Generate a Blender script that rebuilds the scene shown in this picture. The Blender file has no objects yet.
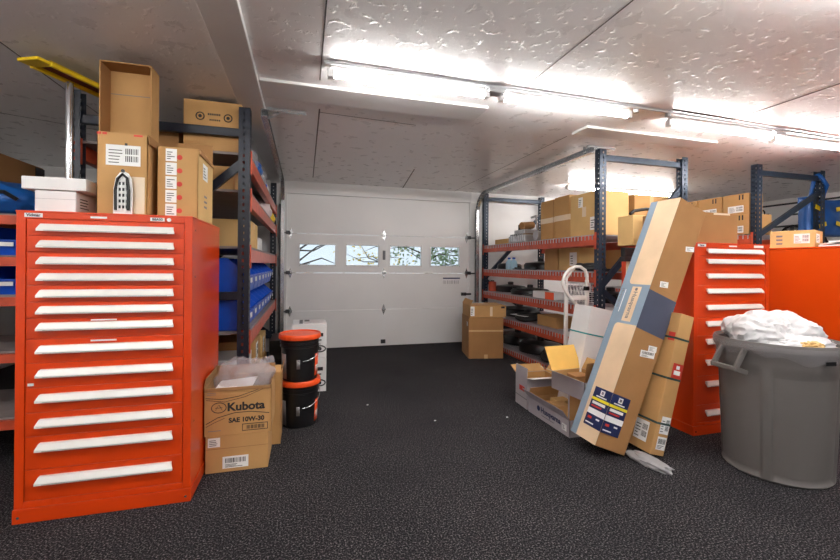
import bpy, math, random
from mathutils import Vector, Matrix, Euler, noise
random.seed(7)
SC = bpy.context.scene
COL = SC.collection
PI = math.pi

# ------------------------------------------------------------------ materials
def lin(r, g, b):
    f = lambda c: (c/255/12.92) if c/255 <= .04045 else ((c/255+.055)/1.055)**2.4
    return (f(r), f(g), f(b), 1)

MATS = {}
def mat(name, rgb, rough=.5, metal=0., var=.08, scale=8., bump=0., bscale=60., spec=.5, coat=0., trans=0., alpha=1.):
    m = bpy.data.materials.new(name); m.use_nodes = True
    nt = m.node_tree; b = nt.nodes['Principled BSDF']
    c = lin(*rgb)
    tc = nt.nodes.new('ShaderNodeTexCoord')
    n = nt.nodes.new('ShaderNodeTexNoise'); n.inputs['Scale'].default_value = scale; n.inputs['Detail'].default_value = 4
    nt.links.new(tc.outputs['Object'], n.inputs['Vector'])
    r = nt.nodes.new('ShaderNodeValToRGB')
    r.color_ramp.elements[0].position = .3; r.color_ramp.elements[1].position = .7
    r.color_ramp.elements[0].color = tuple(x*(1-var) for x in c[:3])+(1,)
    r.color_ramp.elements[1].color = tuple(min(1, x*(1+var)) for x in c[:3])+(1,)
    nt.links.new(n.outputs['Fac'], r.inputs['Fac']); nt.links.new(r.outputs['Color'], b.inputs['Base Color'])
    b.inputs['Roughness'].default_value = rough; b.inputs['Metallic'].default_value = metal
    b.inputs['Specular IOR Level'].default_value = spec
    b.inputs['Coat Weight'].default_value = coat; b.inputs['Coat Roughness'].default_value = .15
    b.inputs['Transmission Weight'].default_value = trans; b.inputs['Alpha'].default_value = alpha
    if bump:
        n2 = nt.nodes.new('ShaderNodeTexNoise'); n2.inputs['Scale'].default_value = bscale; n2.inputs['Detail'].default_value = 3
        nt.links.new(tc.outputs['Object'], n2.inputs['Vector'])
        bp = nt.nodes.new('ShaderNodeBump'); bp.inputs['Strength'].default_value = bump; bp.inputs['Distance'].default_value = .01
        nt.links.new(n2.outputs['Fac'], bp.inputs['Height']); nt.links.new(bp.outputs['Normal'], b.inputs['Normal'])
    MATS[name] = m
    return m

def emit(name, rgb, strength):
    m = bpy.data.materials.new(name); m.use_nodes = True
    nt = m.node_tree; nt.nodes.remove(nt.nodes['Principled BSDF'])
    e = nt.nodes.new('ShaderNodeEmission'); e.inputs['Color'].default_value = (*rgb, 1); e.inputs['Strength'].default_value = strength
    nt.links.new(e.outputs[0], nt.nodes['Material Output'].inputs[0])
    return m

ORANGE = mat('orange_enamel', (214, 63, 8), .3, var=.03, scale=3, coat=.3)
ORANGE2 = mat('orange_enamel_bright', (230, 80, 10), .32, var=.03, scale=3, coat=.3)
HANDLE = mat('white_aluminium', (238, 236, 230), .35, .15, var=.03)
NAVY = mat('navy_steel', (11, 17, 33), .4, .1, var=.12, scale=14)
STEELBLUE = mat('blue_steel', (46, 57, 72), .32, .3, var=.15, scale=14)
BEAM = mat('orange_red_beam', (196, 80, 50), .4, .1, var=.18, scale=10)
WIRE = mat('zinc_wire', (190, 188, 192), .35, .6, var=.05)
GALV = mat('galvanised_steel', (196, 198, 200), .25, .85, var=.12, scale=6)
DARKMET = mat('dark_steel', (70, 70, 72), .35, .7, var=.15)
CARD = mat('cardboard', (190, 146, 92), .85, var=.07, scale=5, bump=.05, bscale=120)
CARD_DK = mat('cardboard_brown', (160, 116, 70), .85, var=.08, scale=5, bump=.05, bscale=120)
CARD_LT = mat('cardboard_pale', (214, 176, 116), .85, var=.06, scale=5)
CARD_IN = mat('cardboard_inside', (152, 112, 70), .9, var=.1, scale=5)
CARD_WH = mat('white_cardboard', (232, 230, 228), .7, var=.03)
CARD_GR = mat('lavender_grey_cardboard', (178, 172, 176), .75, var=.05)
CARD_YL = mat('yellow_kraft', (232, 186, 98), .8, var=.06)
TAN = mat('tan_print', (226, 196, 160), .6, var=.1, scale=4)
GREYPRINT = mat('blue_grey_print', (132, 150, 166), .6, var=.04)
NAVYPRINT = mat('slate_print', (70, 76, 96), .6, var=.06)
PAPER = mat('white_paper', (240, 240, 238), .6, var=.02)
INK = mat('black_ink', (30, 28, 28), .6, var=.02)
INKGREY = mat('grey_ink', (120, 118, 120), .6, var=.02)
INKBLUE = mat('navy_ink', (22, 36, 84), .5, var=.05)
INKRED = mat('red_ink', (200, 50, 36), .6, var=.05)
YELLOWINK = mat('yellow_ink', (232, 214, 40), .6, var=.03)
TAPE = mat('packing_tape', (206, 170, 122), .3, var=.05)
CLEARTAPE = mat('pale_tape', (226, 206, 178), .3, var=.05)
BLACKPL = mat('black_plastic', (20, 20, 22), .3, var=.1)
BLACKRUB = mat('black_rubber', (26, 26, 28), .6, var=.15)
LIDOR = mat('orange_lid_plastic', (240, 84, 30), .35, var=.04)
GREYPL = mat('grey_bin_plastic', (102, 98, 95), .5, var=.05, scale=3, bump=.06, bscale=40)
BINBLUE = mat('blue_bin_plastic', (18, 84, 204), .35, var=.08)
BLUEBAG = mat('blue_woven_bag', (14, 84, 158), .45, var=.1, bump=.1)
YELLOW = mat('yellow_plastic', (244, 208, 28), .35, var=.05)
STRAP = mat('dark_green_strap', (36, 62, 58), .5, var=.05)
TEAL = mat('teal_strap', (40, 150, 150), .5, var=.03)
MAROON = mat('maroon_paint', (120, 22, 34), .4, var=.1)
FILMGREY = mat('grey_film', (150, 148, 150), .25, var=.15)
WOODP = mat('pale_wood', (226, 204, 172), .6, var=.1)
DECKB = mat('grey_deck_board', (140, 130, 128), .7, var=.12)
WALLW = mat('white_wall_paint', (242, 240, 238), .6, var=.03, scale=2)
DOORW = mat('white_door_paint', (238, 236, 234), .55, var=.03, scale=1.5, bump=.04, bscale=90)
TRIMW = mat('white_trim_paint', (224, 222, 220), .35, var=.03, scale=2)
SEAM = mat('dark_seam', (84, 78, 76), .8, var=.2)
CHROME = mat('chrome', (210, 212, 216), .14, .95, var=.03)
CASTAL = mat('cast_aluminium', (180, 180, 182), .4, .6, var=.15)
SNOW = mat('outdoor_gravel', (205, 205, 200), .9, var=.15)
BARK = mat('tree_bark', (56, 44, 36), .9, var=.3)
LEAF = mat('green_leaf', (120, 140, 100), .7, var=.3)
YLEAF = mat('yellow_leaf', (226, 190, 60), .7, var=.2)
PINKBAG = mat('pink_white_plastic', (232, 214, 214), .35, var=.08)

def film_mat(nm, al):
    m = bpy.data.materials.new(nm); m.use_nodes = True
    nt = m.node_tree; b = nt.nodes['Principled BSDF']
    b.inputs['Base Color'].default_value = lin(226, 224, 230); b.inputs['Roughness'].default_value = .15
    b.inputs['Alpha'].default_value = al
    return m
FILM = film_mat('clear_plastic_film', .28); LINER = film_mat('thin_liner_film', .16)
def whitefilm():
    m = mat('white_plastic_sheeting', (222, 221, 222), .3, var=.04, scale=6)
    b = m.node_tree.nodes['Principled BSDF']
    b.inputs['Subsurface Weight'].default_value = .25; b.inputs['Subsurface Radius'].default_value = (.03, .03, .03)
    return m
WHITEFILM = whitefilm()
def glass_mat():
    m = bpy.data.materials.new('window_glass'); m.use_nodes = True
    nt = m.node_tree; nt.nodes.remove(nt.nodes['Principled BSDF'])
    t = nt.nodes.new('ShaderNodeBsdfTransparent'); t.inputs[0].default_value = (.96, .98, .98, 1)
    g = nt.nodes.new('ShaderNodeBsdfGlossy'); g.inputs['Roughness'].default_value = .03
    f = nt.nodes.new('ShaderNodeFresnel'); f.inputs[0].default_value = 1.45
    mx = nt.nodes.new('ShaderNodeMixShader')
    nt.links.new(f.outputs[0], mx.inputs[0]); nt.links.new(t.outputs[0], mx.inputs[1]); nt.links.new(g.outputs[0], mx.inputs[2])
    nt.links.new(mx.outputs[0], nt.nodes['Material Output'].inputs[0])
    return m
GLASS = glass_mat()
def carpet_mat():
    m = bpy.data.materials.new('charcoal_carpet'); m.use_nodes = True
    nt = m.node_tree; b = nt.nodes['Principled BSDF']; L = nt.links
    tc = nt.nodes.new('ShaderNodeTexCoord')
    n1 = nt.nodes.new('ShaderNodeTexNoise'); n1.inputs['Scale'].default_value = 125; n1.inputs['Detail'].default_value = 2; n1.inputs['Roughness'].default_value = .6
    n2 = nt.nodes.new('ShaderNodeTexNoise'); n2.inputs['Scale'].default_value = 1.6; n2.inputs['Detail'].default_value = 3
    n3 = nt.nodes.new('ShaderNodeTexNoise'); n3.inputs['Scale'].default_value = 60; n3.inputs['Detail'].default_value = 2
    for n in (n1, n2, n3): L.new(tc.outputs['Object'], n.inputs['Vector'])
    r = nt.nodes.new('ShaderNodeValToRGB'); e = r.color_ramp.elements
    e[0].position = .42; e[0].color = lin(20, 20, 23); e[1].position = .72; e[1].color = lin(136, 132, 134)
    x = e.new(.54); x.color = lin(46, 45, 48)
    L.new(n1.outputs['Fac'], r.inputs['Fac'])
    r2 = nt.nodes.new('ShaderNodeValToRGB'); e2 = r2.color_ramp.elements
    e2[0].position = .3; e2[0].color = (.8, .78, .8, 1); e2[1].position = .7; e2[1].color = (1.15, 1.1, 1.08, 1)
    L.new(n2.outputs['Fac'], r2.inputs['Fac'])
    mx = nt.nodes.new('ShaderNodeMix'); mx.data_type = 'RGBA'; mx.blend_type = 'MULTIPLY'; mx.inputs[0].default_value = 1
    L.new(r.outputs['Color'], mx.inputs[6]); L.new(r2.outputs['Color'], mx.inputs[7])
    L.new(mx.outputs[2], b.inputs['Base Color'])
    b.inputs['Roughness'].default_value = .95; b.inputs['Specular IOR Level'].default_value = .2
    bp = nt.nodes.new('ShaderNodeBump'); bp.inputs['Strength'].default_value = .9; bp.inputs['Distance'].default_value = .01
    ad = nt.nodes.new('ShaderNodeMath'); L.new(n1.outputs['Fac'], ad.inputs[0]); L.new(n3.outputs['Fac'], ad.inputs[1])
    L.new(ad.outputs[0], bp.inputs['Height']); L.new(bp.outputs['Normal'], b.inputs['Normal'])
    return m
CARPET = carpet_mat()
def ceiling_mat():
    m = bpy.data.materials.new('glossy_painted_ceiling'); m.use_nodes = True
    nt = m.node_tree; b = nt.nodes['Principled BSDF']; L = nt.links
    tc = nt.nodes.new('ShaderNodeTexCoord')
    mp = nt.nodes.new('ShaderNodeMapping'); mp.inputs['Scale'].default_value = (1.6, .8, 1); mp.inputs['Rotation'].default_value = (0, 0, .15)
    L.new(tc.outputs['Object'], mp.inputs['Vector'])
    n1 = nt.nodes.new('ShaderNodeTexNoise'); n1.inputs['Scale'].default_value = 1.4; n1.inputs['Detail'].default_value = 3
    n1.inputs['Distortion'].default_value = .4
    L.new(mp.outputs[0], n1.inputs['Vector'])
    n2 = nt.nodes.new('ShaderNodeTexNoise'); n2.inputs['Scale'].default_value = 9; n2.inputs['Detail'].default_value = 6
    L.new(tc.outputs['Object'], n2.inputs['Vector'])
    v = nt.nodes.new('ShaderNodeTexNoise'); v.inputs['Scale'].default_value = 22; v.inputs['Detail'].default_value = 1; L.new(tc.outputs['Object'], v.inputs['Vector'])
    r = nt.nodes.new('ShaderNodeValToRGB'); e = r.color_ramp.elements
    e[0].position = .15; e[0].color = lin(150, 140, 136); e[1].position = .17; e[1].color = lin(244, 242, 241)
    L.new(v.outputs['Fac'], r.inputs['Fac'])
    r2 = nt.nodes.new('ShaderNodeValToRGB'); e2 = r2.color_ramp.elements
    e2[0].position = .25; e2[0].color = (.955, .95, .945, 1); e2[1].position = .75; e2[1].color = (1, 1, 1, 1)
    L.new(n1.outputs['Fac'], r2.inputs['Fac'])
    mx = nt.nodes.new('ShaderNodeMix'); mx.data_type = 'RGBA'; mx.blend_type = 'MULTIPLY'; mx.inputs[0].default_value = 1
    L.new(r.outputs['Color'], mx.inputs[6]); L.new(r2.outputs['Color'], mx.inputs[7]); L.new(mx.outputs[2], b.inputs['Base Color'])
    rr = nt.nodes.new('ShaderNodeMapRange'); rr.inputs['To Min'].default_value = .22; rr.inputs['To Max'].default_value = .36
    L.new(n2.outputs['Fac'], rr.inputs['Value']); L.new(rr.outputs[0], b.inputs['Roughness'])
    n4 = nt.nodes.new('ShaderNodeTexNoise'); n4.inputs['Scale'].default_value = 22; n4.inputs['Detail'].default_value = 3
    L.new(tc.outputs['Object'], n4.inputs['Vector'])
    ad = nt.nodes.new('ShaderNodeMapRange'); ad.inputs['From Min'].default_value = .60; ad.inputs['From Max'].default_value = .70
    L.new(n4.outputs['Fac'], ad.inputs['Value'])
    bp = nt.nodes.new('ShaderNodeBump'); bp.inputs['Strength'].default_value = .22; bp.inputs['Distance'].default_value = .009
    L.new(ad.outputs[0], bp.inputs['Height']); L.new(bp.outputs['Normal'], b.inputs['Normal'])
    return m
CEIL = ceiling_mat()
TUBE = emit('lit_tube', (1.0, .985, .965), 26)

# ------------------------------------------------------------------ mesh builder
class MB:
    def __init__(s): s.v = []; s.f = []; s.m = []; s.mi = 0; s.smooth = False
    def add(s, vs, fs):
        o = len(s.v); s.v += [tuple(x) for x in vs]
        for f in fs: s.f.append(tuple(i+o for i in f)); s.m.append(s.mi)
        return s
    def box(s, x0, x1, y0, y1, z0, z1):
        return s.add([(x0,y0,z0),(x1,y0,z0),(x1,y1,z0),(x0,y1,z0),(x0,y0,z1),(x1,y0,z1),(x1,y1,z1),(x0,y1,z1)],
              [(0,3,2,1),(4,5,6,7),(0,1,5,4),(1,2,6,5),(2,3,7,6),(3,0,4,7)])
    def slab(s, o, U, V, N, w, h, t):     # a plate: corner o, along U by w, V by h, thickness t towards N
        o, U, V, N = Vector(o), Vector(U), Vector(V), Vector(N)
        p = [o, o+U*w, o+U*w+V*h, o+V*h]; q = [a+N*t for a in p]
        return s.add(p+q, [(0,3,2,1),(4,5,6,7),(0,1,5,4),(1,2,6,5),(2,3,7,6),(3,0,4,7)])
    def bar(s, a, b, w, h):
        a, b = Vector(a), Vector(b); d = (b-a); L = d.length; d.normalize()
        up = Vector((0,0,1)) if abs(d.z) < .95 else Vector((0,1,0))
        sx = d.cross(up).normalized(); sy = sx.cross(d).normalized()
        pts = [a+sx*i*w/2+sy*j*h/2 for i, j in ((-1,-1),(1,-1),(1,1),(-1,1))]
        return s.add(pts+[p+d*L for p in pts], [(0,3,2,1),(4,5,6,7),(0,1,5,4),(1,2,6,5),(2,3,7,6),(3,0,4,7)])
    def tube(s, pts, r, n=10, caps=True, closed=False):
        pts = [Vector(p) for p in pts]; N = len(pts); rings = []
        rr = r if isinstance(r, (list, tuple)) else [r]*N
        ref = None
        for i, p in enumerate(pts):
            a = pts[(i-1) % N] if (i > 0 or closed) else p
            b = pts[(i+1) % N] if (i < N-1 or closed) else p
            d = (b-a).normalized()
            if ref is None:
                ref = Vector((0,0,1)) if abs(d.z) < .9 else Vector((1,0,0))
            x = (ref - d*ref.dot(d)).normalized(); ref = x
            y = d.cross(x)
            rings.append([p+(x*math.cos(2*PI*k/n)+y*math.sin(2*PI*k/n))*rr[i] for k in range(n)])
        vs = [q for rg in rings for q in rg]; fs = []
        for i in range(N if closed else N-1):
            j = (i+1) % N
            for k in range(n):
                fs.append((i*n+k, i*n+(k+1) % n, j*n+(k+1) % n, j*n+k))
        if caps and not closed:
            fs.append(tuple(reversed(range(n)))); fs.append(tuple((N-1)*n+k for k in range(n)))
        return s.add(vs, fs)
    def lathe(s, prof, n=40, c=(0,0), sx=1, sy=1):
        vs = []; fs = []
        for r, z in prof:
            for k in range(n):
                a = 2*PI*k/n; vs.append((c[0]+sx*r*math.cos(a), c[1]+sy*r*math.sin(a), z))
        for i in range(len(prof)-1):
            for k in range(n):
                fs.append((i*n+k, i*n+(k+1) % n, (i+1)*n+(k+1) % n, (i+1)*n+k))
        fs.append(tuple(reversed(range(n)))); fs.append(tuple((len(prof)-1)*n+k for k in range(n)))
        return s.add(vs, fs)
    def prism(s, poly, a, b, axis='x'):    # closed polygon extruded
        n = len(poly)
        mk = {'x': lambda u,v,t: (t,u,v), 'y': lambda u,v,t: (u,t,v), 'z': lambda u,v,t: (u,v,t)}[axis]
        vs = [mk(u,v,a) for u, v in poly]+[mk(u,v,b) for u, v in poly]
        fs = [tuple(reversed(range(n))), tuple(range(n, 2*n))]+[(i,(i+1) % n, n+(i+1) % n, n+i) for i in range(n)]
        return s.add(vs, fs)
    def disc(s, c, r, N, n=16, t=.001):
        c, N = Vector(c), Vector(N).normalized()
        return s.tube([c, c+N*t], r, n)
    def build(s, name, mats, parent=None, bevel=0, smooth=None, solid=0, loc=(0,0,0), seg=2):
        me = bpy.data.meshes.new(name); me.from_pydata(s.v, [], s.f)
        if not isinstance(mats, (list, tuple)): mats = [mats]
        for m in mats: me.materials.append(m)
        if len(mats) > 1: me.polygons.foreach_set('material_index', s.m)
        import bmesh
        bm = bmesh.new(); bm.from_mesh(me); bmesh.ops.recalc_face_normals(bm, faces=bm.faces); bm.to_mesh(me); bm.free()
        o = bpy.data.objects.new(name, me); COL.objects.link(o); o.location = loc
        if parent: o.parent = parent
        if solid:
            q = o.modifiers.new('solid', 'SOLIDIFY'); q.thickness = solid; q.offset = 0
        if bevel:
            q = o.modifiers.new('bevel', 'BEVEL'); q.width = bevel; q.segments = seg; q.limit_method = 'ANGLE'; q.angle_limit = math.radians(40)
        if smooth if smooth is not None else s.smooth:
            me.polygons.foreach_set('use_smooth', [True]*len(me.polygons))
            me.set_sharp_from_angle(angle=math.radians(42))
        return o

def thing(name, label, cat, loc=(0,0,0), rz=0, group=None, rot=None):
    o = bpy.data.objects.new(name, None); COL.objects.link(o); o.empty_display_size = .05
    o.location = loc; o.rotation_euler = rot if rot else (0,0,rz)
    o['label'] = label; o['category'] = cat
    if group: o['group'] = group
    return o
def tag(o, label, cat, group=None, kind=None):
    o['label'] = label; o['category'] = cat
    if group: o['group'] = group
    if kind: o['kind'] = kind
    return o
def struct(o, label=None, cat=None):
    o['kind'] = 'structure'
    if label: o['label'] = label
    if cat: o['category'] = cat
    return o
def copy_tree(o, parent=None):
    c = o.copy(); COL.objects.link(c); c.parent = parent
    for ch in list(o.children): copy_tree(ch, c)
    return c

def text(body, parent, o, U, V, N, size, m, name='lettering', align='LEFT', bold=.0, sx=1.0, off=.0012):
    cu = bpy.data.curves.new(name, 'FONT'); cu.body = body; cu.size = size; cu.align_x = align; cu.align_y = 'CENTER'
    cu.extrude = .0003; cu.offset = bold
    cu.materials.append(m)
    tmp = bpy.data.objects.new(name, cu); COL.objects.link(tmp)
    dg = bpy.context.evaluated_depsgraph_get(); me = bpy.data.meshes.new_from_object(tmp.evaluated_get(dg))
    bpy.data.objects.remove(tmp); me.name = name
    ob = bpy.data.objects.new(name, me); COL.objects.link(ob); ob.parent = parent
    U, V, N = Vector(U).normalized(), Vector(V).normalized(), Vector(N).normalized()
    M = Matrix(((U.x*sx, V.x, N.x, 0), (U.y*sx, V.y, N.y, 0), (U.z*sx, V.z, N.z, 0), (0,0,0,1)))
    ob.matrix_local = Matrix.Translation(Vector(o)+N*off) @ M
    return ob

FACES = {  # origin lower-left seen from outside, U, V, N for a box w,d,h with base centre at the origin
 'front': lambda w,d,h: (Vector((-w/2,-d/2,0)), Vector((1,0,0)), Vector((0,0,1)), Vector((0,-1,0)), w, h),
 'back':  lambda w,d,h: (Vector((w/2,d/2,0)), Vector((-1,0,0)), Vector((0,0,1)), Vector((0,1,0)), w, h),
 'left':  lambda w,d,h: (Vector((-w/2,d/2,0)), Vector((0,-1,0)), Vector((0,0,1)), Vector((-1,0,0)), d, h),
 'right': lambda w,d,h: (Vector((w/2,-d/2,0)), Vector((0,1,0)), Vector((0,0,1)), Vector((1,0,0)), d, h),
 'top':   lambda w,d,h: (Vector((-w/2,-d/2,h)), Vector((1,0,0)), Vector((0,1,0)), Vector((0,0,1)), w, d),
}
def patch(parent, fr, u0, v0, u1, v1, m, name, t=.0008, lift=0.0):
    o, U, V, N, W, H = fr
    b = MB().slab(o+U*u0*W+V*v0*H+N*lift, U, V, N, (u1-u0)*W, (v1-v0)*H, t)
    return b.build(name, m, parent)
def sticker(parent, fr, u0, v0, u1, v1, style='address', base=PAPER, ink=INK):
    o, U, V, N, W, H = fr
    s = patch(parent, fr, u0, v0, u1, v1, base, 'paper_label')
    b = MB(); w = (u1-u0)*W; h = (v1-v0)*H; c = o+U*u0*W+V*v0*H
    def q(a0, b0, a1, b1): b.slab(c+U*a0*w+V*b0*h+N*.0008, U, V, N, (a1-a0)*w, (b1-b0)*h, .0004)
    rnd = random.Random(int(u0*1000+v1*777+w*9999))
    if style == 'barcode':
        x = .1
        while x < .9:
            k = rnd.choice((.02,.03,.045)); q(x, .45, x+k, .85); x += k+rnd.choice((.025,.035))
        for i in range(3): q(.1, .1+.1*i, .1+rnd.uniform(.3,.75), .14+.1*i)
    elif style == 'address':
        for i in range(5): q(.08, .12+.15*i, .08+rnd.uniform(.2,.4), .16+.15*i)
        x = .56
        while x < .92:
            k = rnd.choice((.015,.03)); q(x, .2, x+k, .48); q(x, .56, x+k, .84); x += k+.025
    elif style == 'lines':
        for i in range(4): q(.12, .16+.18*i, .12+rnd.uniform(.3,.7), .22+.18*i)
    b.build('print', ink, s)
    return s
def carton(label, x0, x1, y0, y1, z0, z1, m=CARD, tape=None, tapem=TAPE, name='cardboard_box', rz=0, group=None, flapgap=True, cat='box'):
    w, d, h = x1-x0, y1-y0, z1-z0
    t = thing(name, label, cat, ((x0+x1)/2, (y0+y1)/2, z0), rz, group)
    MB().box(-w/2, w/2, -d/2, d/2, 0, h).build('body', m, t, bevel=.004)
    fr = {k: FACES[k](w,d,h) for k in FACES}
    if tape == 'x':    # tape seam runs along x over the top
        b = MB().slab((-w/2, -.025, h), (1,0,0), (0,1,0), (0,0,1), w, .05, .0008)
        for sx, fn in ((-1,'left'),(1,'right')):
            o, U, V, N, W, H = fr[fn]; b.slab(o+U*(W/2-.025)+V*(H*.75), U, V, N, .05, H*.25, .0008)
        b.build('tape', tapem, t)
    elif tape == 'y':
        b = MB().slab((-.025, -d/2, h), (1,0,0), (0,1,0), (0,0,1), .05, d, .0008)
        for fn in ('front','back'):
            o, U, V, N, W, H = fr[fn]; b.slab(o+U*(W/2-.025)+V*(H*.75), U, V, N, .05, H*.25, .0008)
        b.build('tape', tapem, t)
    elif tape in ('band',):
        b = MB()
        for fn in ('front','left'):
            o, U, V, N, W, H = fr[fn]; b.slab(o+V*H*.42, U, V, N, W, H*.13, .0008)
        b.build('tape', tapem, t)
    return t, fr
def open_carton(label, w, d, h, loc, rz, flaps, m=CARD, mi=CARD_IN, name='open_cardboard_box', group=None, rot=None):
    t = thing(name, label, 'box', loc, rz, group, rot)
    k = .006; b = MB()
    b.box(-w/2, w/2, -d/2, d/2, 0, k)
    b.mi = 0
    b.box(-w/2, w/2, -d/2, -d/2+k/2, k, h); b.box(-w/2, w/2, d/2-k/2, d/2, k, h)
    b.box(-w/2, -w/2+k/2, -d/2, d/2, k, h); b.box(w/2-k/2, w/2, -d/2, d/2, k, h)
    b.mi = 1
    e = k/2
    b.box(-w/2+e, w/2-e, -d/2+e, -d/2+k, k, h-.001); b.box(-w/2+e, w/2-e, d/2-k, d/2-e, k, h-.001)
    b.box(-w/2+e, -w/2+k, -d/2+e, d/2-e, k, h-.001); b.box(w/2-k, w/2-e, -d/2+e, d/2-e, k, h-.001)
    b.build('body', [m, mi], t)
    for fn, spec in flaps.items():
        L, ang = spec[0], math.radians(spec[1]); mo = spec[2] if len(spec) > 2 else m; mn = spec[3] if len(spec) > 3 else mi
        o, U, V, N, W, H = FACES[fn](w, d, h)
        D = V*math.cos(ang)+N*math.sin(ang); OUT = N*math.cos(ang)-V*math.sin(ang)
        f = MB(); f.mi = 0; f.slab(o+V*h-OUT*.002, U, D, OUT, W, L, .002); f.mi = 1; f.slab(o+V*h-OUT*.004, U, D, OUT, W, L, .0019)
        f.build('flap', [mo, mn], t)
    return t, {q: FACES[q](w,d,h) for q in FACES}

def blob(rx, ry, rz, seed, amp=.25, freq=2.2, sub=4, flat=True, ridg=True):
    import bmesh
    bm = bmesh.new(); bmesh.ops.create_icosphere(bm, subdivisions=sub, radius=1)
    off = Vector((seed*3.1, seed*1.7, seed*.9))
    for v in bm.verts:
        p = v.co.normalized()
        n = noise.noise(p*freq+off)
        n2 = abs(noise.noise(p*freq*2.3+off*2)); n3 = abs(noise.noise(p*freq*5+off))
        k = 1+amp*(n*1.1+(.5-n2)*.9+(.3-n3)*.35 if ridg else n)
        q = p*k
        v.co = (q.x*rx, q.y*ry, max(q.z, -.55)*rz if flat else q.z*rz)
    mb = MB(); bm.verts.ensure_lookup_table()
    mb.add([v.co for v in bm.verts], [[v.index for v in f.verts] for f in bm.faces]); bm.free()
    zmin = min(v[2] for v in mb.v)
    mb.v = [(x, y, z-zmin) for x, y, z in mb.v]
    return mb

# ------------------------------------------------------------------ the room
XL, XR, YB, YF, CZ = -3.4, 7.95, 6.2, -3.2, 2.445
struct(MB().box(XL-.1, XR+.1, YF-.1, YB+.1, -.1, 0).build('floor', CARPET))
ce = MB().box(XL-.1, XR+.1, YF-.1, YB+.1, CZ, CZ+.1).build('ceiling', CEIL); struct(ce)
def seam(a, b, w=.008):
    m = MB().bar((a[0], a[1], CZ-.0005), (b[0], b[1], CZ-.0005), w, .003); m.build('panel_seam', SEAM, ce)
for a, b, w in [((.085,-3),(.085,2.7),.007), ((.1,3.2),(.1,5.75),.011), ((.1,3.27),(.9,3.33),.006), ((1.45,6.1),(1.3,4.85),.014),
             ((2.66,2.42),(3.30,2.44),.014), ((3.30,2.44),(3.30,-3),.014), ((-3.3,3.6),(-1.6,4.4),.006), ((1.4,-3),(1.4,2.4),.005), ((2.3,3.2),(2.3,6.1),.004), ((-1.6,-3),(-1.6,6),.006)]:
    seam(a, b, w)
struct(MB().box(XL-.1, XL, YF, YB, 0, CZ).build('wall_left', WALLW))
wr = struct(MB().box(XR, XR+.1, YF, YB, 0, CZ).build('wall_right', WALLW))
for i in range(12):
    z = .25+i*.19
    MB().box(XR-.006, XR, 1.5, YB-.1, z, z+.03).build('groove_strip', DARKMET, wr)
struct(MB().box(XL, XR, YF-.1, YF, 0, CZ).build('wall_front', WALLW))
DX0, DX1, DZ1, DY = -.25, 2.58, 2.27, 6.13
wb = MB().box(XL, DX0, DY+.005, YB+.1, 0, CZ).box(DX1, XR, DY+.005, YB+.1, 0, CZ).box(DX0, DX1, DY+.005, YB+.1, DZ1, CZ)
struct(wb.build('wall_back', WALLW))
struct(MB().box(DX0-.04, DX1+.02, DY-.03, DY+.005, DZ1, CZ).build('trim_1', TRIMW, bevel=.004))
struct(MB().box(DX1-.01, DX1+.16, DY-.02, DY+.005, 0, DZ1).build('trim_2', TRIMW, bevel=.004))
struct(MB().box(DX0-.09, DX0+.005, DY-.02, DY+.005, 0, DZ1).build('trim_3', TRIMW, bevel=.004))
struct(MB().box(-.475, -.295, YF, YB-.07, CZ-.035, CZ).build('beam', TRIMW, bevel=.004))
struct(MB().box(-.29, 1.31, 2.77, 3.05, CZ-.02, CZ).build('trim_4', TRIMW, bevel=.003))
struct(MB().box(2.28, 3.73, 2.90, 3.10, CZ-.02, CZ).build('trim_5', TRIMW, bevel=.003))

# ------------------------------------------------------------------ the garage door
door = bpy.data.objects.new('door_1', None); COL.objects.link(door); struct(door, 'white sectional garage door with a row of four windows', 'garage door')
zs = [0.012, .57, 1.125, 1.70, 2.27]
wins = [(-.07,.435), (.60,1.085), (1.265,1.765), (1.925,2.405)]; wz0, wz1 = 1.245, 1.54
for i in range(4):
    a, b = zs[i]+.003, zs[i+1]-.003
    m = MB()
    if i == 2:
        m.box(DX0, DX1, DY, DY+.045, a, wz0); m.box(DX0, DX1, DY, DY+.045, wz1, b)
        xs = [DX0]+[x for w in wins for x in w]+[DX1]
        for j in range(0, len(xs), 2): m.box(xs[j], xs[j+1], DY, DY+.045, wz0, wz1)
    else:
        m.box(DX0, DX1, DY, DY+.045, a, b)
    m.build('door_section', DOORW, door)
MB().box(DX0, DX1, DY+.005, DY+.04, 0, .014).build('bottom_seal', BLACKRUB, door)
for x0, x1 in wins:
    f = MB(); t = .022
    f.box(x0-t, x1+t, DY-.012, DY, wz0-t, wz0); f.box(x0-t, x1+t, DY-.012, DY, wz1, wz1+t)
    f.box(x0-t, x0, DY-.012, DY, wz0, wz1); f.box(x1, x1+t, DY-.012, DY, wz0, wz1)
    fo = f.build('window_frame', DOORW, door, bevel=.003)
    MB().box(x0, x1, DY+.02, DY+.024, wz0, wz1).build('pane', GLASS, fo)
    b = MB()
    for k in range(5):
        b.disc((x0+(x1-x0)*k/4, DY-.0125, wz1+.011), .004, (0,-1,0), 8); b.disc((x0+(x1-x0)*k/4, DY-.0125, wz0-.011), .004, (0,-1,0), 8)
    b.build('screw_row', DARKMET, fo)
def hinge(x, z, s=1):
    h = MB()
    h.prism([(x-.032*s, z), (x, z-.085), (x+.032*s, z), (x, z+.085)], DY-.006, DY, 'y')
    h.tube([(x-.03*s, DY-.014, z), (x+.03*s, DY-.014, z)], .013, 10)
    o = h.build('hinge', GALV, door)
    MB().disc((x, DY-.007, z+.055), .007, (0,-1,0), 8, .004).disc((x, DY-.007, z-.055), .007, (0,-1,0), 8, .004).build('bolt_pair', DARKMET, o)
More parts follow.
